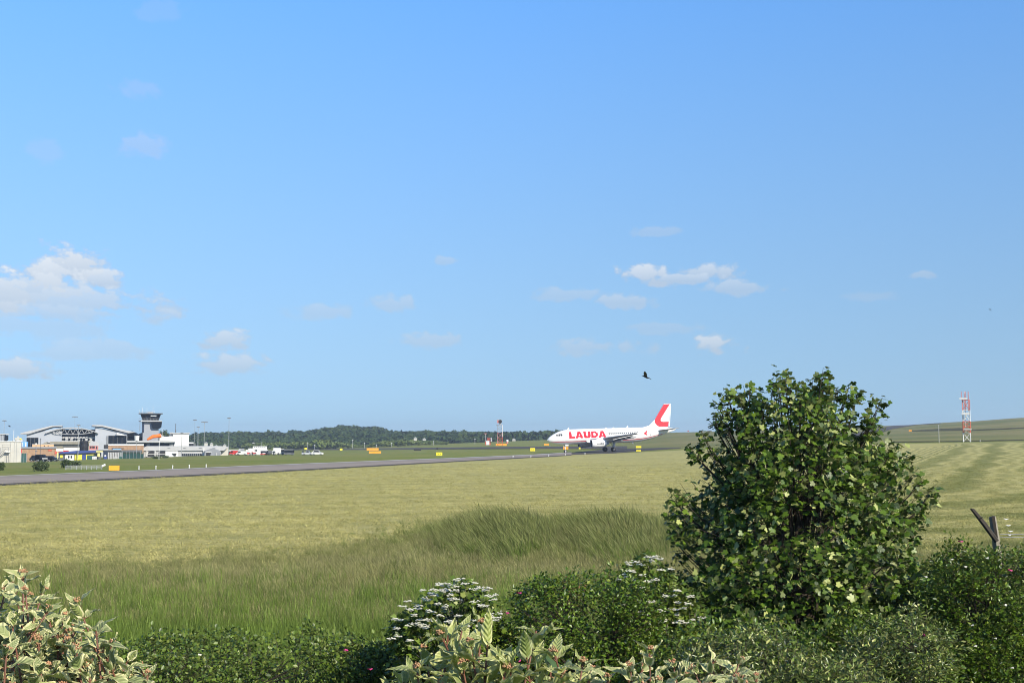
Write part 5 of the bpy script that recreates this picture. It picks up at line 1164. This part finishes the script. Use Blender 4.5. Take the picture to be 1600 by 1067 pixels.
k_ = holes(tips, 13, .16, 3.4); tips, out = tips[k_], out[k_]
tips = np.concatenate([tips, ext]); out = np.concatenate([out, np.tile([[0, 0, 1.]], (len(ext), 1))])
p_, d_, ax = shoots(tips, out, 11, .22, 1.0, .15)
nz_ = norm(np.array([0, 0, .8])+rng.normal(0, .50, p_.shape)+np.array([-.1, -.25, 0])); flip = rng.random(len(p_)) < .28; nz_[flip] = norm(rng.normal(0, 1, (flip.sum(), 3))+np.array([.3, .4, -.3]))
dd_ = d_.copy(); dd_[:, 2] -= .35
leaves('crown', *L_syc, local(o, p_), frames(dd_, nz_), rng.uniform(.030, .070, len(p_)), M['sycamore'], o)
b = MB(); zt = 0
for k, (ex, ey, hz, r0) in enumerate(((-.1, 0, 3.2, .035), (.35, .1, 2.9, .03), (-.5, -.1, 2.6, .028), (.8, 0, 2.2, .024), (-.85, .1, 2.0, .022), (.1, -.5, 2.6, .026), (.2, .5, 2.8, .026))):
    b.tube([(ex*.1, ey*.1, -.2), (ex*.45, ey*.4, hz*.35), (ex*.8, ey*.8, hz*.7), (ex, ey, hz)], [r0, r0*.8, r0*.5, r0*.2], 7)
b.build('trunk', M['bark'], o, smooth=True)
stems(o, tips[::4], 'bark', .012, 'twigs', 10, .1, True, .0018)

# long leading shoots that break the outline
st_ = []; so_ = []
for (lx_, ly_) in ((1225,576),(1214,588),(1236,590),(1285,580),(1276,596),(1295,597),(1130,605),(1120,622),(1152,606),(1168,600),(1185,606),(1325,600),(1342,606),(1310,598),(1377,620),(1366,636),(1255,603),(1205,598),(1458,762),(1448,778),(1440,740),(1052,768),(1046,800),(1050,830),(1082,690),(1420,705),(1400,690),(1095,670),(1112,645)):
    for rep in range(3):
        q_ = 13+rng.normal(0, .12); st_.append((np.array(P(lx_+(1245-lx_)*.10+rng.normal(0, 3), ly_+34, q_)), np.array(P(lx_+rng.normal(0, 4), ly_+rng.uniform(0, 9), q_))))
for _ in range(70):
    yy_ = rng.choice([rng.uniform(585, 680), rng.uniform(640, 880)]); l_, r_ = interp_prof(TR, yy_); sd_ = rng.random() < .5
    if yy_ < 640: xx_ = rng.uniform(l_, r_)
    else: xx_ = (l_-rng.uniform(0, 14)) if sd_ else (r_+rng.uniform(0, 14))
    b0 = np.array(P((xx_-1245)*.86+1245, yy_+26, 13+rng.normal(0, .15))); b1 = np.array(P(xx_, yy_-rng.uniform(0, 12), 13+rng.normal(0, .2))); st_.append((b0, b1))
sb = MB(); pp_ = []; dr_ = []
for b0, b1 in st_:
    c0 = Vector(local(o, np.array([2.9+(b0[0]-2.9)*.3, 13.0, min(b0[2]-.7, 2.6)]))); sb.tube([Vector((0, 0, .8)), c0, Vector(local(o, b0)), Vector(local(o, (b0+b1)/2))+Vector((0, 0, -.01)), Vector(local(o, b1))], [.010, .006, .004, .003, .0015], 4, cap=False)
    for k in range(7):
        f_ = rng.uniform(.3, 1.0); q_ = b0+(b1-b0)*f_; d__ = norm(rng.normal(0, 1, 3)*[1, 1, .3]+[0, 0, .1]); pp_.append(q_+d__*rng.uniform(.01, .06)); dr_.append(d__)
pp_ = np.array(pp_); dr_ = np.array(dr_)
leaves('leading_leaves', *L_syc, local(o, pp_), frames(dr_-[0, 0, .3], norm(rng.normal(0, .45, pp_.shape)+[0, 0, .8])), rng.uniform(.035, .072, len(pp_)), M['sycamore'], o)
sb.build('leading_shoots', M['bark'], o, smooth=True)

# small-leaved hedge bushes ---------------------------------------------------
def bush(name, label, cat, rows, d, nshoot, m, size, leaf, mat, ln=.16, dr=.5, group=None, stem='bark', shell=.6, up=.7, dmax=.6, stemn=8, droop=0):
    rows = [(r_[0]+13, r_[1], r_[2]) for r_ in rows]
    xc = (rows[-1][1]+rows[-1][2])/2; o = plant(name, label, cat, xc, d, group)
    tips, out = volume(rows, d, nshoot, dr, shell, dmax)
    k_ = holes(tips, d, .22, 5.0); tips, out = tips[k_], out[k_]
    # lumpy outline: pull groups of tips in or out
    f = np.sin(tips[:, 0]*7.1+d)*np.cos(tips[:, 2]*8.3+tips[:, 1]*5.7)+.6*np.sin(tips[:, 0]*17+tips[:, 2]*13)
    tips[:, 2] += .05*f; tips[:, 1] += .07*f
    p_, d_, ax = shoots(tips, out, m, ln, 1.0, droop)
    nz_ = norm(np.array([0, 0, up])+rng.normal(0, .55, p_.shape))
    leaves('foliage', *leaf, local(o, p_), frames(d_, nz_), rng.uniform(*size, len(p_)), M[mat], o)
    stems(o, tips[rng.random(len(tips)) < .4], stem, .009, 'stems', stemn, .25, True, .0015)
    return o, tips
def flowers(o, P3, mat, r, n=5, nm='flower', flat=.35):
    for p in P3:
        b = MB(); p = Vector(p)-o.location
        for k in range(n):
            a = math.tau*k/n+rng.random(); rr_ = r*rng.uniform(.8, 1.1); c0 = Vector((math.cos(a), math.sin(a)*.6, rng.uniform(-.1, flat))).normalized()
            sd = Vector((-c0.y, c0.x, .5)).normalized()*rr_*.5
            b.add([p, p+c0*rr_*.6-sd, p+c0*rr_, p+c0*rr_*.6+sd], [(0, 1, 2, 3)])
        b.ball((p.x, p.y, p.z), r*.22, 6)
        b.build(nm, M[mat], o)
GB = 'rose and bramble bushes of the hedge'
# low patch at left bottom
rowsA = [(980,250,340),(984,230,600),(1005,200,640),(1070,150,640),(1120,100,660)]
oA, tA = bush('bramble_bush', 'low green bramble bush along the bottom between the two pale shrubs', 'bush', rowsA, 12, 2300, 12, (.024, .052), L_bra, 'bramble', .14, .22, GB, dmax=1.0, stemn=14)
flowers(oA, [P(310,1023,11.2)], 'petal', .03); flowers(oA, [P(539,1015,11.2), P(578,1045,11.0)], 'rosepink', .028)
rowsA2 = [(1000,150,300),(1030,60,380),(1090,0,400)]
oA2, tA2 = bush('bramble_bush', 'small dark bramble bush just right of the left dogwood', 'bush', rowsA2, 11.2, 900, 12, (.022, .045), L_bra, 'bramble', .14, .3, GB, dmax=.8)
# middle rose bush
rowsB = [(884,880,1000),(900,810,1040),(925,775,1060),(960,770,1030),(1010,760,1040),(1100,740,1080)]
oB, tB = bush('wild_rose_bush', 'bright green small-leaved rose bush between the two white-flowered shrubs', 'bush', rowsB, 11.3, 2600, 12, (.024, .048), L_ros, 'rose', .14, .35, GB, stemn=12)
flowers(oB, [P(811,926,10.5), P(792,957,10.3), P(810,1032,10.2)], 'rosepink', .025)
# right rose bush
rowsC = [(838,1475,1560),(850,1462,1640),(880,1440,1700),(920,1420,1720),(980,1390,1720),(1060,1370,1720),(1120,1350,1720)]
oC, tC = bush('wild_rose_bush', 'large dense rose bush filling the bottom right corner', 'bush', rowsC, 11.6, 4600, 12, (.024, .050), L_ros, 'rose', .15, .3, GB, dmax=1.0, stemn=16)
flowers(oC, [P(1578,891,10.7), P(1501,846,11.3), P(1441,992,10.4)], 'rosepink', .027); flowers(oC, [P(1486,874,10.8), P(1541,872,10.8), P(1507,885,10.8), P(1570,945,10.6), P(1518,977,10.5), P(1554,997,10.5), P(1580,1043,10.4), P(1446,901,10.8), P(1522,1009,10.5)], 'petal', .024)
# pale narrow-leaved shrubs
GP = 'pale narrow-leaved shrubs below the sycamore'
rowsD = [(966,1120,1200),(980,1080,1250),(1004,1050,1290),(1040,1040,1300),(1120,1020,1310)]
bush('privet_shrub', 'pale narrow-leaved shrub directly below the left side of the sycamore', 'shrub', rowsD, 9.6, 800, 12, (.032, .055), L_pri, 'privet', .15, .4, GP)
rowsE = [(940,1400,1460),(955,1375,1480),(960,1340,1500),(1010,1290,1480),(1060,1270,1470),(1120,1260,1460)]
bush('privet_shrub', 'pale narrow-leaved shrub between the sycamore and the right-hand rose bush', 'shrub', rowsE, 10.2, 800, 12, (.030, .052), L_pri, 'privet', .15, .4, GP)
rowsE2 = [(1022,1230,1330),(1040,1200,1380),(1070,1180,1400),(1120,1150,1420)]
bush('privet_shrub', 'low pale shrub at the bottom edge below the middle of the sycamore', 'shrub', rowsE2, 9.4, 650, 12, (.030, .05), L_pri, 'privet', .14, .4, GP)
rowsX = [(962,1090,1180),(980,1040,1230),(1015,1000,1260),(1120,980,1280)]
bush('wild_rose_bush', 'deep green rose bush tangled into the pale shrub below the left side of the sycamore', 'bush', rowsX, 10.3, 1500, 12, (.024, .046), L_ros, 'rose', .16, .4, GB)
rowsY = [(950,1300,1420),(968,1270,1450),(1005,1230,1480),(1120,1200,1500)]
bush('wild_rose_bush', 'deep green rose bush tangled between the two pale shrubs right of the sycamore foot', 'bush', rowsY, 11.0, 1500, 12, (.024, .046), L_ros, 'rose', .16, .4, GB)
# dark undergrowth round the foot of the tree
rowsF = [(872,1000,1040),(888,975,1090),(940,960,1150),(980,1000,1240),(1080,1000,1280)]
bush('hawthorn_bush', 'dark hawthorn bush in the shade at the left foot of the sycamore', 'bush', rowsF, 12.9, 1500, 11, (.022, .042), L_gue, 'bramble', .14, .4, GB)
rowsF2 = [(868,1400,1470),(890,1360,1490),(940,1330,1500),(1080,1320,1500)]
bush('hawthorn_bush', 'thin olive hawthorn bush right of the sycamore foot', 'bush', rowsF2, 12.8, 1000, 11, (.022, .042), L_gue, 'guelder', .14, .4, GB)
# guelder roses
GG = 'guelder rose shrubs in white flower'
def guelder(label, rows, d, n, heads):
    o, tips = bush('guelder_rose_shrub', label, 'shrub', rows, d, n, 9, (.035, .062), L_gue, 'guelder', .15, .42, GG, 'wood', stemn=9)
    for (x, y, r) in heads:
        c_ = P(x, y, d-rng.uniform(.45, .75))-o.location; b = MB()
        for k in range(16):
            a = rng.uniform(0, math.tau); q = r*math.sqrt(rng.random()); cx, cy, cz = c_.x+q*math.cos(a), c_.y+q*math.sin(a)*.8, c_.z+rng.normal(0, .005); s_ = rng.uniform(.009, .014)
            b.add([(cx-s_, cy, cz), (cx, cy-s_, cz+.003), (cx+s_, cy, cz+.002), (cx, cy+s_, cz+.006)], [(0, 1, 2, 3)])
        b.build('flower_head', M['petal'], o)
rowsG = [(906,700,735),(914,668,765),(928,648,780),(945,628,785),(965,612,785),(985,612,780),(1010,618,770),(1060,620,790)]
hd = [(int(rng.uniform(interp_prof(rowsG, y)[0]+2, interp_prof(rowsG, y)[1]-2)), y, rng.uniform(.025, .042)) for y in rng.uniform(905, 985, 72)]
guelder('rounded guelder rose shrub with many flat white flower heads left of centre', rowsG, 11.2, 900, hd+[(610,998,.04),(622,994,.035),(640,1000,.03),(650,1012,.03)])
rowsH = [(870,985,1030),(882,965,1050),(905,955,1072),(940,960,1090),(970,1000,1110),(1010,1005,1110)]
hd = [(int(rng.uniform(interp_prof(rowsH, y)[0]+2, interp_prof(rowsH, y)[1]-2)), y, rng.uniform(.025, .04)) for y in rng.uniform(869, 975, 50)]
guelder('sparser guelder rose shrub with white flower heads beside the sycamore foot', rowsH, 11.9, 620, hd)
# dry russet weeds behind the middle rose bush
bush('dry_dock_plant', 'dead russet plant stalks on top of the hedge behind the middle rose bush', 'plant', [(893,872,905),(903,866,915),(930,870,910)], 12.4, 60, 9, (.02, .035), L_ros, 'deadleaf', .1, .5)

# variegated dogwoods close to the camera ------------------------------------
def dog_template(w_, nlen=7, fold=.16, droop=.30, wave=.03, twist=.0):
    v = []; e = []
    ts = np.linspace(0, 1, nlen)
    wd = np.sin(np.pi*ts**.8)**.85*w_; wd[0] = .01; wd[-1] = 0.004
    for i, t in enumerate(ts):
        z = -droop*t*t+.06*math.sin(t*3)
        for k, s_ in enumerate((-1, -.55, 0, .55, 1)):
            v.append((t, s_*wd[i], z+fold*abs(s_)*wd[i]*1.6+wave*math.sin(t*11+s_*3)*abs(s_))); e.append(max(abs(s_), (abs(t-.5)*2)**5))
    f = [(i*5+k, i*5+k+1, (i+1)*5+k+1, (i+1)*5+k) for i in range(nlen-1) for k in range(4)]
    v = np.array(v); v[:, 1] *= 1
    return v, np.array(f), np.array(e)
DT = [dog_template(.20, fold=.15, droop=.38, wave=.05), dog_template(.22, fold=.30, droop=.15, wave=.08), dog_template(.16, fold=.45, droop=-.2, wave=.09), dog_template(.25, fold=.08, droop=.6, wave=.06)]
def dogwood(label, x, d, tipsl, ll, mat, extra=0, nl=7, spread=(0, 60), fl=.7, green=0):
    o = plant('dogwood_shrub', label, 'shrub', x, d, 'variegated dogwood shrubs nearest the camera')
    tl = [(np.array(P(a, b_, d+dd_)), s_) for (a, b_, dd_, s_) in tipsl]
    for _ in range(extra):
        a, b_, dd_, s_ = tipsl[rng.integers(len(tipsl))]
        tl.append((np.array(P(a+rng.normal(0, 22), min(1130, b_+rng.uniform(*spread)), d+rng.uniform(-.15, .4))), s_*.9))
    groups = [([], [], []) for _ in DT]; sb = MB(); gl_ = ([], [], [])
    base = Vector((0, 0, 0))
    for ti, (tp, s_) in enumerate(tl):
        ax = norm(np.array([rng.normal(0, .28), rng.normal(-.1, .25), 1.0])); n_ = nl+rng.integers(-1, 3)
        for k in range(n_):
            lev = k//2; an = (k % 2)*math.pi+lev*1.57+rng.normal(0, .35)+ti
            out_ = np.array([math.cos(an), math.sin(an), 0]); el_ = [.95, .55, .15, -.1, -.2][min(lev, 4)]+rng.normal(0, .15)
            dr = norm(out_*math.cos(el_)+ax*math.sin(el_)); p = tp-ax*(.012+.028*lev)*s_*ll/.075
            g_ = groups[rng.integers(len(DT))] if rng.random() > green else gl_
            L_ = ll*s_*rng.uniform(.75, 1.15)*(.72 if lev == 0 else 1.0)
            nrm = norm(ax*math.cos(el_)-out_*math.sin(el_)+rng.normal(0, .22, 3)); g_[0].append(p+dr*.006); g_[1].append(frames(dr[None], nrm[None])[0]); g_[2].append(L_)
            a = Vector(p-np.array(o.location)); sb.tube([a, a+Vector(dr)*.012], [.0016, .0012], 4, cap=False)
        a = Vector(tp-np.array(o.location)); c_ = Vector(ax)
        root = Vector((a.x*.35+rng.normal(0, .05), a.y*.3, 0)); md = a-c_*.22+Vector((0, 0, -.02))
        sb.tube([root, root.lerp(md, .6)+Vector((0, 0, .05)), md, a], [.007, .005, .0035, .0018], 6)
        if rng.random() < fl:
            b = MB()
            for k in range(26):
                q = rng.normal(0, 1, 3); q /= np.linalg.norm(q); q[2] = abs(q[2])
                c0 = a+c_*.010+Vector(q)*rng.uniform(.003, .013)*s_; b.ball(tuple(c0), rng.uniform(.0018, .0030), 4)
            b.build('flower_bud_cluster', M['bud'], o)
    for i, (g_, T_) in enumerate(zip(groups, DT)):
        if g_[0]: 
            leaves('foliage', T_[0], T_[1], np.array(g_[0])-np.array(o.location), np.array(g_[1]), np.array(g_[2]), M[mat], o, T_[2], True)
    if gl_[0]: leaves('green_foliage', DT[3][0], DT[3][1], np.array(gl_[0])-np.array(o.location), np.array(gl_[1]), np.array(gl_[2]), M['greenleaf'], o, DT[3][2], True)
    sb.build('stems', M['redstem'], o, smooth=True)
    return o
TL = [(36,900,0,.95),(72,955,.1,.8),(8,925,.1,.8),(122,945,0,1),(150,985,-.1,1.15),(20,975,-.1,.9),(90,990,0,.9),(60,1005,-.1,1),(200,1030,0,.8),(165,1025,-.1,1),(120,1020,-.2,1.05),(10,1020,-.2,1),(60,1050,-.2,1),(140,1058,-.2,1),(195,1068,-.1,.9),(222,1045,.1,.75),(100,1075,-.2,1),(20,1080,-.2,1),(45,935,.2,.7),(100,965,.2,.7),(-20,960,0,1),(-20,1040,0,1)]
dogwood('variegated cream and grey-green dogwood shrub at the bottom left corner', 60, 3.1, TL, .074, 'dogwood', 100, 8, (5, 100))
TM = [(700,992,0,1.0),(722,985,.1,.8),(762,1004,-.1,1.0),(752,978,.15,.7),(838,985,0,.9),(822,1022,-.1,1.1),(664,1018,.1,.75),(652,1050,-.1,.9),(720,1045,-.1,1),(790,1050,-.15,1.1),(870,1020,0,.9),(875,1058,-.1,.9),(910,1040,0,.7),(690,1075,-.1,1),(840,1078,-.1,1),(760,1085,-.1,1),(620,1080,0,.9)]
dogwood('large-leaved pale dogwood shrub at the bottom centre in front of the guelder rose', 770, 2.7, TM, .092, 'dogwood2', 26, 7, (10, 70), .6, .08)
TRr = [(1015,1020,0,.9),(985,1045,0,.8),(1052,1040,0,.8),(1115,1030,0,.9),(1155,1035,.1,.8),(1085,1050,-.1,.9),(1150,1062,-.1,.9),(1182,1060,0,.7),(1030,1068,-.1,.9),(950,1062,0,.8),(1005,1075,-.1,.9),(1110,1078,-.1,.9),(925,1050,.1,.7),(1180,1085,0,.8)]
dogwood('cream-edged dogwood shrub with reddish stems at the bottom right of centre', 1060, 3.2, TRr, .078, 'dogwood', 46, 8, (8, 70))

# broken fence posts, insulators and wire -------------------------------------
q = Thing('broken_fence_post', 'pale weathered stub of a fence post standing by the right rose bush', 'post', 1560, 862, 13.6)
MB().tube([(.01, 0, -.3), (-.02, 0, .12), (-.05, 0, q.Z(808))], [.050, .046, .040], 6).build('post', M['wood'], q.o)
q.poly('dark_face', 'darkwood', [(1551,806.5),(1556,807),(1560,840),(1556,842)], -.06, .02)  # narrow darker strip down the front of the post
q = Thing('leaning_broken_rail', 'dark broken rail leaning to the left against the pale post stub', 'rail', 1556, 855, 13.5)
MB().tube([(q.X(1558), 0, q.Z(846)), (q.X(1540), .02, q.Z(821)), (q.X(1521), .05, q.Z(797.5))], [.027, .029, .020], 6).build('rail', M['darkwood'], q.o)
MB().tube([(q.X(1521.5), .05, q.Z(799)), (q.X(1518), .06, q.Z(796.5))], [.02, .008], 5).build('splinter', M['darkwood'], q.o)
MB().tube([(q.X(1531), .02, q.Z(812)), (q.X(1537), 0, q.Z(809))], [.016, .004], 5).build('splinter', M['darkwood'], q.o)
for i, (x, y, w_, lab) in enumerate(((1572,810.5,3.4,'topmost'),(1575.5,820.5,3.2,'second'),(1579,829.5,3.4,'third'),(1577.5,835.5,2.2,'lowest and smallest'))):
    q = Thing('white_strand', lab+' of the white plastic strands right of the pale post stub', 'plastic strip', x, y, 13.8, 'white plastic strands on the broken fence')
    MB().tube([(-w_*q.k, 0, .004), (0, .01, -.006), (w_*q.k, .02, .003)], [.004, .006, .003], 6).build('strand', M['white'], q.o)
b = MB(); 
for y in (834, 838.5):
    pts_ = [P(1562+x*20, y+[.0, .5, .6, .3, -.3][x], 13.6+x*.02) for x in range(5)]; b.tube(pts_, .0025, 4)
wr = b.build('fence_wire', M['metal']); tag(wr, 'thin wire strands running right from the pale post stub', 'wire')

# far shrubs on the airfield slope ----------------------------------------------
GS = 'dark shrubs on the grass slope by the left buildings'
def far_shrub(label, x0, x1, y0, y1, d, n=1500):
    d = hit((x0+x1)/2, y1, 60, 1200).y
    o = plant('slope_shrub', label, 'shrub', (x0+x1)/2, d, GS); o.location = P((x0+x1)/2, y1, d)
    k = d/F; c_ = np.array([0, 0, (y1-y0)*k*.5]); h = np.array([(x1-x0)*k*.5, (x1-x0)*k*.4, (y1-y0)*k*.52])
    v_ = norm(rng.normal(0, 1, (n, 3)))*rng.uniform(.5, 1.0, (n, 1)); v_ *= 1+.18*np.sin(v_[:, :1]*9+x0)+.12*np.cos(v_[:, 2:]*11)
    leaves('foliage', *L_bra, c_+v_*h, frames(rng.normal(0, 1, (n, 3)), rng.normal(0, 1, (n, 3))+[0, 0, .8]), rng.uniform(.18, .36, n)*d/300, M['shrubfar'], o)
    MB().tube([(0, 0, -.3), (0, 0, (y1-y0)*k*.6)], [.08, .03], 5).build('stem', M['bark'], o)
far_shrub('dark shrub on the slope at the far left edge', -8, 8, 722, 735, 250); far_shrub('widest dark shrub on the slope below the parked dark cars', 52, 76, 720.5, 736, 255, 2200)
far_shrub('dark shrub on the slope left of the low rail fence', 96, 110, 717.5, 731, 270); far_shrub('low dark shrub behind the low rail fence', 108, 126, 720.5, 728, 300); far_shrub('small dark shrub below the arched openings of the long shed', 236, 252, 713, 716.5, 400, 300); far_shrub('small shrub at the foot of the green mesh fence', 254, 264, 712.6, 715.4, 400, 250)
o = plant('round_tree', 'dark round tree top showing between the control tower and the white block', 'tree', 256, 545); o.location = P(256, 700, 545)
v_ = norm(rng.normal(0, 1, (1500, 3)))*rng.uniform(.55, 1, (1500, 1)); v_ *= 1+.15*np.sin(v_[:, :1]*8)
leaves('crown', *L_bra, v_*np.array([2.6, 2.4, 3.0])+[0, 0, 4.4], frames(rng.normal(0, 1, (1500, 3)), rng.normal(0, 1, (1500, 3))+[0, 0, .8]), rng.uniform(.4, .7, 1500), M['shrubfar'], o)
MB().tube([(0, 0, -1), (0, 0, 4)], [.25, .12], 6).build('trunk', M['bark'], o)

# birds --------------------------------------------------------------------------
def bird(label, x, y, d, s_, yaw, roll):
    o = empty('flying_bird', P(x, y, d), label, 'bird', None); o.rotation_euler = (roll, R(20), yaw)
    b = MB().tube([(-.24*s_,0,0),(-.20*s_,0,.01*s_),(-.10*s_,0,.015*s_),(.04*s_,0,0),(.16*s_,0,-.01*s_),(.20*s_,0,-.01*s_)], [.008*s_,.028*s_,.05*s_,.052*s_,.03*s_,.012*s_], 10)
    b.tube([(-.23*s_,0,.0),(-.29*s_,0,-.012*s_)], [.012*s_,.002*s_], 6)
    b.add([(.14*s_,-.02*s_,0),(.14*s_,.02*s_,0),(.34*s_,.06*s_,-.01*s_),(.34*s_,-.06*s_,-.01*s_),(.34*s_,.0,.012*s_)], [(0,1,2,4,3),(0,3,2,1)])
    b.build('body', M['bird'], o, smooth=False)
    for k in (-1, 1):
        pr = [(-.10,.03,.02),(-.14,.20,.11),(-.05,.42,.16),(.06,.46,.15),(.10,.30,.12),(.10,.03,.02)]
        vs = [(a*s_, k*b_*s_, c_*s_) for a, b_, c_ in pr]+[(a*s_, k*b_*s_, c_*s_-.012*s_) for a, b_, c_ in pr]
        fs = [tuple(range(6)), tuple(range(11, 5, -1))]+[(i, i+6, (i+1) % 6+6, (i+1) % 6) for i in range(6)]
        MB().add(vs, fs).build('wing', M['bird'], o)
bird('black crow gliding in the sky between the aircraft tail and the sycamore', 1009, 589, 62, .85, R(-30), R(-22))
bird('tiny far bird above the far left buildings', 14.6, 666, 300, 1.3, R(40), R(10))
bird('tiny far bird high at the right edge of the sky', 1547, 484, 200, .7, R(10), R(30))

# ---------------------------------------------------------------- air
hz = MB().box(-3650, 3650, -3650, 3650, -12, 44)
hm = bpy.data.materials.new('thin air haze'); hm.use_nodes = True; hm.node_tree.nodes.clear()
pv = hm.node_tree.nodes.new('ShaderNodeVolumePrincipled'); pv.inputs['Color'].default_value = (.82, .90, 1.0, 1); pv.inputs['Density'].default_value = .00021; pv.inputs['Anisotropy'].default_value = .3
om = hm.node_tree.nodes.new('ShaderNodeOutputMaterial'); hm.node_tree.links.new(pv.outputs[0], om.inputs['Volume'])
tag(hz.build('haze', hm), kind='stuff')
